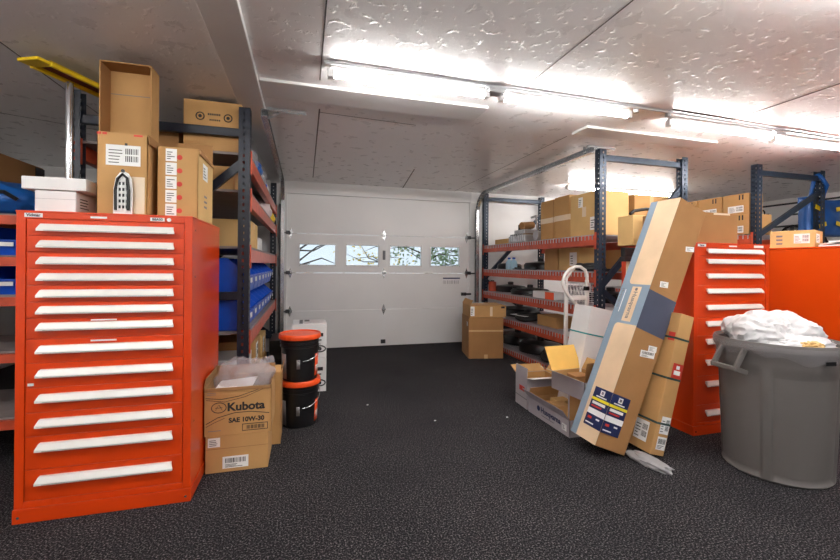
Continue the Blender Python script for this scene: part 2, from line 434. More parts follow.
for z in zs[1:4]:
    hinge(1.17, z)
    hinge(DX0+.05, z); hinge(DX1-.05, z)
    for sx, x in ((-1, DX0+.02), (1, DX1-.02)):
        MB().tube([(x, DY-.03, z), (x+sx*.12, DY-.03, z)], .01, 8).box(x-.03, x+.03, DY-.045, DY, z-.02, z+.03).build('roller_bracket', DARKMET, door)
MB().box(1.15, 1.19, DY-.02, DY, 1.33, 1.47).build('pull_handle', INKGREY, door, bevel=.005)
MB().box(1.13, 1.2, DY-.025, DY, .05, .11).build('lift_handle', DARKMET, door, bevel=.004)
MB().box(2.13, 2.42, DY-.004, DY, 1.035, 1.055).build('dark_strip', INKBLUE, door)
b = MB()
for k in range(9): b.box(2.14+.03*k, 2.14+.03*k+(.012 if k % 2 else .018), DY-.0006, DY, .955, 1.01)
b.build('faint_print', mat('faint_grey_print', (192, 188, 188), .6), door)
MB().bar((2.47, DY-.03, .79), (2.60, DY-.03, .79), .025, .03).box(2.44, 2.52, DY-.03, DY, .765, .815).build('slide_lock', DARKMET, door)

def track(label, x, sgn, yend):
    t = thing('garage_door_track', label, 'track', (0,0,0))
    r, zc, yc = .32, 2.06, DY-.12
    path = [(x, yc, .02), (x, yc, zc-.0)]
    prof_w = .05
    for nm, pts in (('vertical_track', [(x, yc, .02), (x, yc, 1.0), (x, yc, zc)]),
                    ('curved_track', [(x, yc-r*(1-math.cos(a)), zc+r*math.sin(a)) for a in [PI/2*i/10 for i in range(11)]]),
                    ('horizontal_track', [(x, yc-r, zc+r-.0), (x, (yc-r+yend)/2, zc+r), (x, yend, zc+r)])):
        m = MB()
        for i in range(len(pts)-1):
            a, b = Vector(pts[i]), Vector(pts[i+1]); d = (b-a).normalized(); n = Vector((0, -d.z, d.y))
            for off, w, h in ((Vector((sgn*.022,0,0)), .004, .05),):
                m.bar(a+off, b+off, .004, .05) if abs(d.z) < .95 else m.box(x+sgn*.022-.002, x+sgn*.022+.002, yc-.025, yc+.025, a.z, b.z)
            for q in (-1, 1):
                A, B = a+n*q*.025, b+n*q*.025
                m.bar(A, B, .044, .004) if abs(d.z) < .95 else m.box(x-.022, x+.022, yc+q*.025-.002, yc+q*.025+.002, a.z, b.z)
        m.build(nm, GALV, t)
    MB().box(x+sgn*.03-.02, x+sgn*.03+.02, yc+.02, DY-.02, .02, 2.1).build('angle_bracket', DARKMET, t)
    k = MB()
    k.bar((x, yend+.12, zc+r+.03), (x, yend+.12, CZ-.004), .03, .005)
    k.bar((x-.02*sgn, yend+.05, CZ-.02), (x+.30, yend+.06, CZ-.02), .035, .02)
    k.bar((x, yend+.15, zc+r), (x+.12, yend+.06, CZ-.025), .02, .006)
    k.build('hanger', GALV, t)
    return t
track('galvanised garage door track beside the left rack', -.30, -1, 3.22)
track('galvanised garage door track above the right rack', 2.66, 1, 3.30)

# ------------------------------------------------------------------ tube lights and conduit
def tube_light(label, x0, x1, y, group=None, z=2.385):
    t = thing('tube_light', label, 'light', ((x0+x1)/2, y, z), 0, group)
    L = (x1-x0)/2
    b = MB(); b.smooth = True
    b.tube([(-L+.02,0,0), (L-.02,0,0)], .017, 14).build('tube', TUBE, t)
    MB().box(-L, L, -.02, .02, .026, .046).build('channel', TRIMW, t)
    for s in (-1, 1):
        MB().box(s*L-.018, s*L+.018, -.022, .022, -.022, .03).build('end_cap', TRIMW, t, bevel=.004)
    return t
for lab, x0, x1, y in [('lit tube light over the aisle, leftmost of the ceiling row', .14, 1.15, 2.47),
                       ('lit tube light just right of the first in the ceiling row', 1.27, 2.32, 2.49),
                       ('lit tube light above the leaning long carton', 2.76, 3.88, 2.54),
                       ('lit tube light above the grey bin, rightmost in the ceiling row', 3.96, 5.0, 2.59)]:
    tube_light(lab, x0, x1, y)
tube_light('lit tube light behind the right rack, nearer the garage door', 3.62, 4.22, 5.02)
tube_light('lit tube light behind the tall right rack uprights', 4.32, 5.6, 5.08)
for i, (x0, y) in enumerate([(.2,1.0), (1.4,1.0), (2.9,1.0), (4.1,1.0), (.2,-1.0), (1.4,-1.0), (2.9,-1.0), (4.1,-1.0), (-2.9,1.0), (-1.7,1.0), (-2.9,-1.0), (-1.7,-1.0)]):  # unseen rows: some inferred behind the viewer, more added to brighten the room
    tube_light('unseen tube light in the rows added for more light', x0, x0+1.05, y, 'unseen tube lights added for more light')
tag(MB().tube([(.1, 2.42, 2.432), (2.5, 2.44, 2.432), (5.6, 2.52, 2.432)], .010, 8).build('conduit', CASTAL), 'thin grey conduit running along the ceiling beside the lights', 'conduit')
for x, y, lb in ((1.21, 2.45, 'grey junction clip between the two left tube lights'), (3.92, 2.52, 'grey junction clip between the two right tube lights')):
    o = MB().box(x-.06, x+.06, y-.03, y+.05, 2.395, 2.42).bar((x-.08,y,2.425),(x+.08,y,2.425),.05,.012).build('junction_clip', CASTAL, bevel=.004); tag(o, lb, 'clip')
for i, x in enumerate((2.36, 2.66)):
    o = MB().tube([(x, 2.46, 2.40), (x, 2.46, CZ)], .02, 8).build('conduit_fitting', CASTAL)
    tag(o, ('grey conduit fitting at the end of the second tube light', 'grey conduit fitting at the start of the third tube light')[i], 'fitting')

# ------------------------------------------------------------------ drawer cabinets
def cabinet(label, x0, y0, w, d, h, handles, opens, bot, top_open, hx, m):
    t = thing('drawer_cabinet', label, 'cabinet', (x0, y0, 0))
    b = MB(); fx = .037
    b.box(0, w, .012, d, .07, h)                       # carcass
    b.box(0, fx, 0, .012, .07, h); b.box(w-fx, w, 0, .012, .07, h)
    b.box(fx, w-fx, 0, .012, top_open, h); b.box(fx, w-fx, 0, .012, .07, bot)
    b.build('body', m, t, bevel=.002)
    MB().box(-.004, w+.004, -.006, d, 0, .068).build('base', m, t, bevel=.002)
    MB().box(-.002, w+.002, -.003, d+.002, h-.003, h+.006).build('top_panel', m, t, bevel=.002)
    for x in (.02, w-.02):
        MB().disc((x, -.006, .03), .006, (0,-1,0), 10, .003).build('base_bolt', GALV, t)
    tops = [hz+o for hz, o in zip(handles, opens)]; tops[0] = top_open
    for i, hz in enumerate(handles):
        lo = tops[i+1] if i+1 < len(handles) else bot
        dr = MB().box(fx+.003, w-fx-.003, .004, .06, lo+.002, tops[i]-.002).build('drawer', m, t, bevel=.0015)
        a, c = hx
        hd = MB(); z1 = hz+.019; z0 = hz-.018
        prof = [(.004, z1), (-.012, z1-.002), (-.026, z0+.010), (-.026, z0), (-.020, z0), (-.018, z0+.008), (.004, z0+.022)]
        n = len(prof)
        va = [(a+(.010 if p[1] > hz else 0), p[0], p[1]) for p in prof]; vc = [(c-(.010 if p[1] > hz else 0), p[0], p[1]) for p in prof]
        hd.add(va+vc, [tuple(reversed(range(n))), tuple(range(n, 2*n))]+[(k,(k+1) % n, n+(k+1) % n, n+k) for k in range(n)])
        ho = hd.build('handle', HANDLE, dr)
        MB().box(a+.03, c-.03, -.0265, -.0255, z0+.002, z0+.004).build('groove', INKGREY, ho)
    return t
H1 = [1.42,1.34,1.26,1.18,1.1,1.02,.94,.83,.714,.594,.474,.359,.199]
cab = cabinet('tall orange thirteen-drawer tool cabinet on the carpet in the left foreground', -1.325, 2.385, .754, .705, 1.494, H1,
              [.04]*7+[.05]*6, .10, 1.462, (.09, .675), ORANGE)
def plate(par, x0, x1, z0, z1, txt, sz, yy=-.0005, m=PAPER, im=INK):
    o = MB().box(x0, x1, yy-.0015, yy, z0, z1).build('name_plate', m, par)
    if txt: text(txt, o, ((x0+x1)/2, yy-.0015, (z0+z1)/2), (1,0,0), (0,0,1), (0,-1,0), sz, im, 'lettering', 'CENTER', .0004)
plate(cab, .033, .105, 1.468, 1.488, 'Vidmar', .019)
plate(cab, .30, .37, 1.472, 1.482, '', .01)
plate(cab, .56, .625, 1.468, 1.486, 'BBA50', .017)
MB().disc((.645, -.0005, 1.477), .010, (0,-1,0), 14, .0015).build('round_sticker', PAPER, cab)
plate(cab, .31, .42, .964, .971, '', .01, -.012)
plate(cab, .31, .42, .862, .870, '', .01, -.012)
plate(cab, .05, .075, .655, .668, '', .01, .001)
for z in (1.43, 1.18, .4):
    MB().disc((.754, .06, z), .005, (1,0,0), 8, .002).build('side_screw', GALV, cab)
H2 = [1.378,1.30,1.19,1.076,.953,.831,.697,.54,.379,.161]
cab2 = cabinet('tall red-orange ten-drawer tool cabinet behind the grey bin', 2.79, 2.34, .77, .72, 1.435, H2,
               [.04]*2+[.045]*5+[.06]*3, .09, 1.405, (.11, .68), ORANGE)
plate(cab2, .03, .11, 1.411, 1.431, 'Vidmar', .016)
plate(cab2, .34, .42, 1.414, 1.424, '', .01)
plate(cab2, .60, .70, 1.411, 1.43, '', .017)
c3 = thing('storage_cabinet', 'plain orange cabinet side at the right edge, behind the grey bin', 'cabinet', (4.2, 1.45, 0))
MB().box(0, .72, 0, 1.6, .07, 1.425).build('body', ORANGE2, c3, bevel=.003)
MB().box(-.004, .724, -.004, 1.604, 0, .068).build('base', ORANGE2, c3, bevel=.002)
MB().box(-.003, .723, -.003, 1.603, 1.427, 1.44).build('top_panel', ORANGE2, c3, bevel=.002)

# ------------------------------------------------------------------ pallet racks
def post_mesh(h, ax):      # ax = +1/-1 : which way the punched face looks along x
    m = MB(); W, D, p = .075, .07, .05
    def sheet(o, U, w, cols, hole):
        o, U = Vector(o), Vector(U); n = int(h/p)
        for i in range(n):
            z0, z1 = i*p, (i+1)*p if i < n-1 else h
            za, zb = z0+.014, z0+.036
            def q(a, b, c, d): m.add([o+U*a+Vector((0,0,c)), o+U*b+Vector((0,0,c)), o+U*b+Vector((0,0,d)), o+U*a+Vector((0,0,d))], [(0,1,2,3)])
            q(0, w, z0, za); q(0, w, zb, z1)
            xs = [0]+[x for c in cols for x in (c-hole/2, c+hole/2)]+[w]
            for j in range(0, len(xs), 2): q(xs[j], xs[j+1], za, zb)
    x = ax*W/2
    sheet((x, -D/2, 0), (0,1,0), D, (.018, .052), .014)
    sheet((x, -D/2, 0), (-ax,0,0), W, (.04,), .014)
    sheet((x, D/2, 0), (-ax,0,0), W, (.04,), .014)
    return m
def rack(label, x0, x1, y0, y1, h, levels, ax, pm, braces, deck, diag, bays=1, back=True, hpost=None):
    t = thing('pallet_rack', label, 'rack', (x0, y0, 0))
    W, L = x1-x0, y1-y0
    for yy in (0, L):
        for xx, a in ((.0375, -1), (W-.0375, 1)):
            o = post_mesh((hpost or {}).get((xx < W/2, yy == 0), h), a).build('post', pm, t, solid=.003, loc=(xx, yy+(.035 if yy == 0 else -.035), 0))
            MB().box(-.06, .06, -.06, .06, 0, .008).build('foot_plate', pm, o)
        yb = yy+(.035 if yy == 0 else -.035)
        for z in braces:
            MB().box(.06, W-.06, yb-.02, yb+.02, z-.03, z+.03).build('brace', pm, t, bevel=.004)
        for (za, zb, fl) in diag:
            a, b = (.05, W-.05) if not fl else (W-.05, .05)
            MB().bar((a, yb-.005, za), (b, yb-.005, zb), .035, .055).build('diagonal_brace', pm, t)
    for z in levels:
        for xx, nm in ((0.0, -1), (W, 1)) if back else ((0.0, -1),):
            xf = xx+(.025 if nm < 0 else -.025)
            m = MB(); m.box(xf-.025, xf+.025, .05, L-.05, z-.10, z)
            bo = m.build('beam', BEAM, t, bevel=.004)
            for ye in (.05, L-.05):
                MB().box(xf-.035, xf+.035, ye-.012, ye+.012, z-.14, z+.03).build('end_plate', BEAM, bo)
        if deck == 'wire':
            m = MB(); y = .09
            while y < L-.07:
                m.box(-.006, W+.006, y-.004, y+.004, z+.001, z+.009); m.box(-.012, -.004, y-.004, y+.004, z-.045, z+.009)
                m.box(W+.004, W+.012, y-.004, y+.004, z-.045, z+.009)
                y += .055
            for x in [W*k/9 for k in range(1, 9)]: m.box(x-.003, x+.003, .08, L-.08, z+.007, z+.012)
            m.build('wire_deck', WIRE, t)
        else:
            MB().box(.005, W-.005, .06, L-.06, z+.001, z+.018).build('deck_board', DECKB, t)
    return t
LX0, LX1, LY0, LY1 = -1.48, -.385, 3.13, 6.0
LLV = [2.04, 1.77, 1.36, .74]
rack('navy pallet rack with orange-red beams along the left wall, holding blue bins', LX0, LX1, LY0, LY1, 2.37, LLV, 1, NAVY,
     (2.19, 1.02, .25), 'board', [(1.04, 1.98, False), (.27, 1.0, True)])
RX0, RX1, RY0, RY1 = 2.77, 3.87, 3.33, 6.05
RLV = [1.565, 1.19, .84, .49, .07]
rack('blue pallet rack with five orange-red wire shelves right of the garage door', RX0, RX1, RY0, RY1, 2.41, RLV, -1, STEELBLUE,
     (2.33, .25), 'wire', [(1.06, 2.10, False), (.3, 1.02, True)])
QX0, QX1, QY0, QY1 = 4.87, 5.97, 3.33, 6.05
rack('blue pallet rack rising behind the orange cabinets at far right', QX0, QX1, QY0, QY1, 2.42, [1.63, .9], -1, STEELBLUE,
     (2.33, 1.2), 'wire', [(1.62, 2.16, False)])
# low shelving unit at the far left, beams facing the camera
sh = thing('shelving_unit', 'low shelving with orange beams at the left edge, beside the tall cabinet', 'shelving', (-3.1, 3.0, 0))
SLV = [1.53, 1.28, 1.04, .7, .3]
for xx in (.03, 1.5):
    for yy in (.03, .7): MB().box(xx-.03, xx+.03, yy-.03, yy+.03, 0, 1.54).build('post', NAVY, sh)
for z in SLV:
    for yy in (-.001, .705): MB().box(.06, 1.47, yy, yy+.03, z-.055, z).build('beam', BEAM, sh, bevel=.003)
    MB().box(.005, 1.525, .03, .70, z, z+.012).build('shelf_board', DECKB, sh)

# ------------------------------------------------------------------ blue bins
def bin_mesh(w, d, h):
    # opening slopes at the -y end; profile in (y,z)
    k = .004; m = MB()
    side = [(-d/2+.03, 0), (d/2, 0), (d/2, h), (-d/2+.14, h), (-d/2, h*.52)]
    m.prism(side, -w/2, -w/2+k, 'x'); m.prism(side, w/2-k, w/2, 'x')
    m.box(-w/2, w/2, -d/2+.03, d/2, 0, k); m.box(-w/2, w/2, d/2-k, d/2, 0, h)
    m.prism([(-d/2+.03, 0), (-d/2+.036, 0), (-d/2+.006, h*.52), (-d/2, h*.52)], -w/2, w/2, 'x')
    m.box(-w/2-.006, -w/2+k, -d/2+.14, d/2, h-.014, h); m.box(w/2-k, w/2+.006, -d/2+.14, d/2, h-.014, h)
    m.box(-w/2, w/2, -d/2-.010, -d/2+.006, h*.52-.012, h*.52)
    return m
ords = ['first', 'second', 'third', 'fourth', 'fifth', 'sixth', 'seventh', 'eighth', 'ninth', 'tenth', 'eleventh', 'twelfth']
bw, bd, bh = .272, .42, .265
proto = None
for tier, nm in ((0, 'lower'), (1, 'upper')):
    for i in range(8):
        if proto is None:
            o = proto = thing('storage_bin', '', 'bin', (0,0,0))
            MB().add(*(lambda q: (q.v, q.f))(bin_mesh(bw, bd, bh))).build('tub', BINBLUE, o)
            MB().box(-.05, .05, -bd/2-.0125, -bd/2-.010, bh*.3, bh*.44).build('label_card', PAPER, o)
        else: o = copy_tree(proto)
        o.location = (LX1-.02-bd/2, LY0+.24+i*.303, LLV[3]+.02+tier*(bh+.003)); o.rotation_euler = (0, 0, PI/2)
        o['label'] = 'blue storage bin, %s from the near post in the %s row on the left rack' % (ords[i], nm)
        o['group'] = 'blue bins on the left rack'
# fuller contents seen in the end bins: a second bin row deeper in the rack
for tier, nm in ((0, 'lower'), (1, 'upper')):
    for i in range(1):
        o = copy_tree(proto); o.location = (LX1-.46-bd/2-i*.43, LY0+.24, LLV[3]+.02+tier*(bh+.003)); o.rotation_euler = (0,0,PI/2)
        o['label'] = 'blue storage bin deep in the left rack end, %s from the aisle, %s row' % (('second','third')[i], nm)
        o['group'] = 'blue bins on the left rack'
for r, (z, nm) in enumerate(((1.292, 'upper'), (1.052, 'lower'))):
    for i in range(3):
        o = copy_tree(proto); o.location = (-1.75-i*.33, 3.26, z); o.rotation_euler = (0,0,0); o.scale = (1, 1, .68)
        o['label'] = 'blue storage bin on the %s shelf at the left edge, %s from the tall cabinet' % (nm, ords[i])
        o['group'] = 'blue bins at the left edge'

# ------------------------------------------------------------------ things on the left cabinet
CT = 1.501
t, fr = carton('flat white carton on the left cabinet, topmost of two', -1.343, -1.074, 2.45, 2.80, CT+.113, CT+.176, CARD_WH, name='white_box')
t, fr = carton('white carton on the left cabinet under the flat white one', -1.293, -1.12, 2.46, 2.78, CT, CT+.110, CARD_WH, name='white_box')
patch(t, fr['front'], 0, .62, 1, .63, INKGREY, 'lid_edge')
sticker(t, fr['right'], .05, .15, .55, .9, 'lines'); sticker(t, fr['right'], .62, .1, .95, .8, 'barcode')
# tall open carton
tb_, fr = open_carton('tall carton standing on end with its open side towards the aisle, left cabinet', .255, .885, .13, (-.985, 2.80, CT+.4435), 0, {}, CARD, CARD_DK, rot=(PI/2, 0, 0))
MB().box(-.120, .120, .30, .304, .0065, .0075).build('crease', INKGREY, tb_)
bx, fr = open_carton('brown carton with a white shipping label on the left cabinet', .225, .20, .425, (-.913, 2.545, CT), .0,
    {'right': (.05, 170)}, CARD, CARD_DK)
sticker(bx, fr['front'], .17, .60, .86, .85, 'address')
MB().slab((.01, -.1008, .36), (1,0,0), (0,0,1), (0,-1,0), .012, .012, .001).build('ink_dot', INK, bx)
b = MB()
for x in (-.115, -.09): b.slab((x, -.1003, .41), (1,0,0), (0,0,1), (0,-1,0), .02, .012, .0006)
b.slab((.05, -.1003, .41), (1,0,0), (0,0,1), (0,-1,0), .04, .010, .0006)
b.build('red_tape', INKRED, bx)
patch(bx, fr['front'], .62, .02, .95, .47, CLEARTAPE, 'clear_pouch')
# bagged part hanging in front of the box
bp = thing('bagged_spare_part', 'black part in a clear striped pouch leaning on the labelled carton, left cabinet', 'package', (-.90, 2.430, CT))
MB().add(*(lambda q: (q.v, q.f))(MB().prism([(-.044,0),(.04,0),(.041,.13),(.036,.185),(.022,.212),(.004,.222),(-.016,.214),(-.034,.185),(-.043,.13)], -.012, .0, 'y'))).build('pouch', PAPER, bp, bevel=.002)
b = MB(); b.tube([(-.03,-.018,.02), (-.032,-.018,.12), (-.022,-.018,.18), (0,-.018,.205), (.02,-.018,.185), (.028,-.018,.12), (.026,-.018,.02)], .007, 8)
for z in (.03, .06, .09, .12, .15): b.box(-.024, .016, -.016, -.012, z, z+.015)
b.build('black_part', BLACKPL, bp)
b = MB()
for x in (-.02, -.004, .012): b.box(x-.0025, x+.0025, -.0195, -.0165, .015, .19)
b.build('white_stripe', PAPER, bp)
MB().disc((.0, -.013, .222), .009, (0,-1,0), 12, .004).build('black_button', BLACKPL, bp)
# second carton with label column
b2, fr = open_carton('open brown carton with a column of white labels on the left cabinet', .20, .36, .385, (-.672, 2.68, CT), 0,
    {'back': (.12, 4), 'right': (.03, 170)}, CARD, CARD_DK)
for k in range(5):
    s = sticker(b2, fr['front'], .20, .02+.195*k, .47, .195*(k+1), 'lines')
o, U, V, N, W, H = fr['front']
for k in range(5): MB().disc(o+U*W*.54+V*H*(.1+.19*k)+N*.0002, .014, N, 14, .0006).build('red_stamp', INKRED, b2)
patch(b2, fr['right'], .0, .0, 1, 1, CARD_LT, 'lit_side_tint')  # lighter board colour paints in the bright light on this face
sticker(b2, (fr['right'][0]+Vector((.0012,0,0)),)+fr['right'][1:], .28, .62, .6, .86, 'lines')
b = MB(); o, U, V, N, W, H = fr['right']
for k in range(3): b.slab(o+U*W*.38+V*H*(.2+.08*k)+N*.001, U, V, N, .07, .012, .0005)
b.build('print', INKGREY, b2)
# pole and yellow channel
tag(MB().tube([(-1.40, 3.0, 0), (-1.405, 3.0, 2.36)], .020, 18).build('metal_pole', CHROME, smooth=True), 'shiny silver pole standing behind the flat white carton', 'pole')
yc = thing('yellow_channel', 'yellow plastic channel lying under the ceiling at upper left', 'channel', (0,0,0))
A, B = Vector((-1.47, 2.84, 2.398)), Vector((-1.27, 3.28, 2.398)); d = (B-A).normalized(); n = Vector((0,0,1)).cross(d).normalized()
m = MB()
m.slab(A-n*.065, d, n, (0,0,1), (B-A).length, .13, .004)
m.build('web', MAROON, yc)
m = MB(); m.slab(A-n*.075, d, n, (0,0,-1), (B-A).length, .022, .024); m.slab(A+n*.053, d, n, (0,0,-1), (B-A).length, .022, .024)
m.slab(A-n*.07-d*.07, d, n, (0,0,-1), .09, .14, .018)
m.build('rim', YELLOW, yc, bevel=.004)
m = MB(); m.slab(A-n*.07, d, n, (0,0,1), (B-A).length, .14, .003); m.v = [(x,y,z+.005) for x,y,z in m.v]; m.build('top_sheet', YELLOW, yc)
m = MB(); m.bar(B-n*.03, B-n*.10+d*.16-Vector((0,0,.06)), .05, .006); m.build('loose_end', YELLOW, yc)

# far left items
bg = blob(.34, .20, .14, 5, .14, 1.6, 4); bo = bg.build('blue_tote', BLUEBAG, smooth=True); bo.location = (-1.93, 3.16, 1.545)
tag(bo, 'blue bag on the low shelving at the left edge', 'bag')
MB().tube([(.10,-.165,.09),(.16,-.19,.12),(.22,-.19,.12),(.27,-.16,.08)], .012, 8).build('handle', BLACKPL, bo)
t, fr = carton('long brown carton above the blue bag at the left edge', -2.5, -1.9, 3.02, 3.72, 1.76, 1.97, CARD_DK)
t.location.z = 1.745
MB().box(.301, .305, .25, .352, .13, .2).build('black_clip', BLACKPL, t)

# ------------------------------------------------------------------ left rack contents
t, fr = carton('printed brown carton on the top shelf of the left rack', -.83, -.45, 3.2, 3.6, 2.061, 2.415, CARD)
o, U, V, N, W, H = fr['front']
b = MB()
for c in (.28, .76):
    cc = o+U*W*c+V*H*.68+N*.0006; b.tube([cc+(U*math.cos(a)+V*math.sin(a))*.026 for a in [2*PI*k/20 for k in range(20)]], .004, 6, closed=True); b.disc(cc, .012, N, 10)
b.build('round_mark', INK, t)
b = MB()
for k in range(7): b.slab(o+U*W*(.41+.032*k)+V*H*.71+N*.0002, U, V, N, W*.024, .014, .0006)
for k in range(6): b.slab(o+U*W*(.44+.032*k)+V*H*.60+N*.0002, U, V, N, W*.022, .012, .0006)
b.build('small_print', INK, t)
carton('brown carton at the back of the left rack top shelf', -1.35, -.87, 3.25, 3.7, 2.061, 2.24, CARD_DK, tape='y')
carton('tall brown carton on the second shelf of the left rack, under the diagonal brace', -1.05, -.50, 3.22, 3.6, 1.79, 1.96, CARD)
carton('pale brown carton on the third shelf of the left rack, beside the near post', -.80, -.42, 3.45, 4.0, 1.38, 1.60, CARD_LT, tape='x')
carton('dark brown carton on the third shelf, left of the pale one', -1.30, -.86, 3.3, 3.8, 1.38, 1.64, CARD_DK, tape='y')
carton('small white carton on the third shelf of the left rack, behind the pale carton', -.70, -.42, 4.1, 4.4, 1.38, 1.50, CARD_WH)
for i, z in enumerate((1.795, 1.845)):
    tag(MB().tube([(-1.35, 3.70+.02*i, z+.03), (-.5, 3.66, z+.03)], .025, 12).build('grey_tube', GALV), ('grey metal tube lying on the second shelf of the left rack', 'grey metal tube lying atop another on the second left shelf')[i], 'tube')
for (lab, x, y, z, r, m_, sd) in [('pinkish white plastic bundle on the second shelf edge of the left rack', -.50, 5.0, 1.79, .12, PINKBAG, 2),
                              ('clear plastic bundle on the top shelf edge of the left rack', -.47, 4.4, 2.06, .09, FILM, 3),
                              ('crumpled clear film beside the top of the near left post', -.50, 3.75, 2.06, .10, FILM, 4)]:
    o = blob(r, r*1.2, r*1.2, sd, .2, 2, 3).build('plastic_bundle', m_, smooth=True); o.location = (x, y, z); tag(o, lab, 'bundle')
o = blob(.08, .16, .09, 9, .25, 2, 3).build('yellow_bag', YELLOW, smooth=True); o.location = (-.46, 5.6, 1.79); tag(o, 'crumpled yellow bag at the far end of the second left shelf', 'bag')
o = blob(.08, .12, .08, 11, .2, 2, 3).build('blue_bundle', BLUEBAG, smooth=True); o.location = (-.46, 3.95, 2.06); tag(o, 'small blue bundle on the top shelf of the left rack', 'bundle')
for i, (y, h, nm) in enumerate([(4.75, .16, 'nearest'), (4.95, .12, 'middle'), (5.2, .14, 'farthest')]):
    b = thing('spray_can', 'small can on the left rack top shelf, %s of three' % nm, 'can', (-.45, y, 2.061))
    MB().lathe([(.03,0),(.03,h*.8),(.022,h*.86),(.022,h*.88)], 16).build('can_body', (CASTAL, BINBLUE, PAPER)[i], b, smooth=True)
    MB().lathe([(.016,h*.88),(.016,h),(.010,h)], 12).build('cap', PAPER, b, smooth=True)
for i, (x0,x1,y0,y1,z0,z1,m_,lb) in enumerate([(-.85,-.40,3.3,3.75,.0,.30,CARD,'brown carton on the floor under the near end of the left rack'),
     (-.80,-.40,3.85,4.3,.0,.33,CARD_LT,'pale carton on the floor under the left rack, behind the first'),
     (-.75,-.40,4.4,4.8,.0,.28,CARD,'brown carton on the floor under the middle of the left rack'),
     (-.82,-.43,3.34,3.72,.302,.52,CARD_WH,'white-labelled carton stacked under the left rack near end'),
     (-.78,-.42,3.88,4.28,.332,.56,CARD,'labelled brown carton stacked under the left rack, second from the near post'),
     (-.73,-.41,4.42,4.78,.282,.52,CARD_LT,'pale carton stacked under the left rack, third from the near post')]):
    t, fr = carton(lb, x0,x1,y0,y1,z0,z1,m_)
    if i > 2: sticker(t, fr['right'], .2, .2, .6, .85, 'address')
o = MB().box(-.2, .17, -.25, .25, 0, .42).box(-.1, .1, -.26, -.25, .2, .23).build('tool_case', BLACKPL, bevel=.02); o.location = (-.16, 4.9, 0); tag(o, 'black case on the floor between the left rack and the white cartons', 'case')

# ------------------------------------------------------------------ oil cartons beside the left cabinet
t, fr = carton('low brown carton with white label at the bottom, beside the tall left cabinet', -.558, -.207, 2.655, 2.95, .0, .222, CARD)
patch(t, fr['front'], 0, .64, 1, .655, CARD_DK, 'lid_edge')
sticker(t, fr['front'], .27, .10, .68, .42, 'barcode'); sticker(t, fr['front'], .04, .70, .23, .95, 'lines')
t, fr = open_carton('open brown oil carton with dark printing, stacked beside the left cabinet', .375, .32, .285, (-.378, 2.81, .224), 0,
    {'front': (.02, 175), 'back': (.06, 15), 'left': (.06, -8)}, CARD, CARD_IN)
o, U, V, N, W, H = fr['front']
text('Kubota', t, o+U*W*.335+V*H*.58, U, V, N, .068, INK, 'brand_lettering', 'LEFT', .0022, 1.05)
text('SAE 10W-30', t, o+U*W*.36+V*H*.30, U, V, N, .038, INK, 'grade_lettering', 'LEFT', .0016, 1.0)
cc = o+U*W*.215+V*H*.585+N*.0006
MB().tube([cc+U*math.cos(a)*.040+V*math.sin(a)*.030 for a in [2*PI*k/28 for k in range(28)]], .0022, 6, closed=True)\
    .bar(cc-U*.018-V*.014, cc-U*.002+V*.016, .004, .002).bar(cc+U*.018-V*.014, cc+U*.002+V*.016, .004, .002).bar(cc-U*.02, cc+U*.02, .004, .002).build('emblem', INK, t)
b = MB()
b.tube([o+U*W*u+V*H*v+N*.0004 for u, v in ((.02,.80),(.25,.76),(.5,.80),(.75,.90),(.9,.98))], .0018, 5)
b.tube([o+U*W*u+V*H*v+N*.0004 for u, v in ((.03,.76),(.3,.70),(.6,.78),(.95,.97))], .0014, 5)
b.tube([o+U*W*u+V*H*v+N*.0004 for u, v in ((.03,.26),(.2,.38),(.45,.46),(.7,.46),(.97,.40))], .0022, 5)
b.tube([o+U*W*u+V*H*v+N*.0004 for u, v in ((.03,.20),(.15,.28),(.3,.36))], .0014, 5)
b.build('swoosh', INK, t)
p = patch(t, fr['front'], .56, .06, .95, .21, INK, 'print_panel'); patch(p, fr['front'], .57, .075, .94, .195, CARD, 'panel_field', .0011)
b = MB()
for k in range(16): b.slab(o+U*W*(.62+.018*k)+V*H*.095+N*.0011, U, V, N, .0045 if k % 3 else .002, H*.08, .0004)
b.build('bar_marks', INK, p)
b = MB()
for k in range(3): b.slab(o+U*W*.04+V*H*(.86+.035*k)+N*.0006, U, V, N, .05, .003, .0003)
b.slab(o+U*W*.06+V*H*.10+N*.0006, U, V, N, .07, .004, .0003)
b.build('small_print', INKGREY, t)
o = blob(.16, .125, .13, 21, .28, 1.9, 4).build('plastic_bag', FILM, smooth=True); o.location = (-.37, 2.83, .43); tag(o, 'crumpled clear plastic bag in the open oil carton', 'bag')
o = MB().slab((-.52, 2.70, .48), (.97,.1,.05), (.1,.95,.12), (0,0,1), .22, .14, .006).build('packing_slip', PAPER); o.rotation_euler = (0,0,0); tag(o, 'white paper slip lying in the open oil carton', 'paper')
t, fr = open_carton('open tan carton behind the printed oil carton', .20, .22, .50, (-.252, 3.09, 0), 0, {'right': (.04, 20), 'front': (.05, -20)}, CARD, CARD_IN)
o = blob(.075, .085, .14, 31, .3, 1.8, 4).build('plastic_bag', FILM, smooth=True); o.location = (-.255, 3.09, .36); tag(o, 'tall crumpled clear plastic bag in the tan carton behind', 'bag')

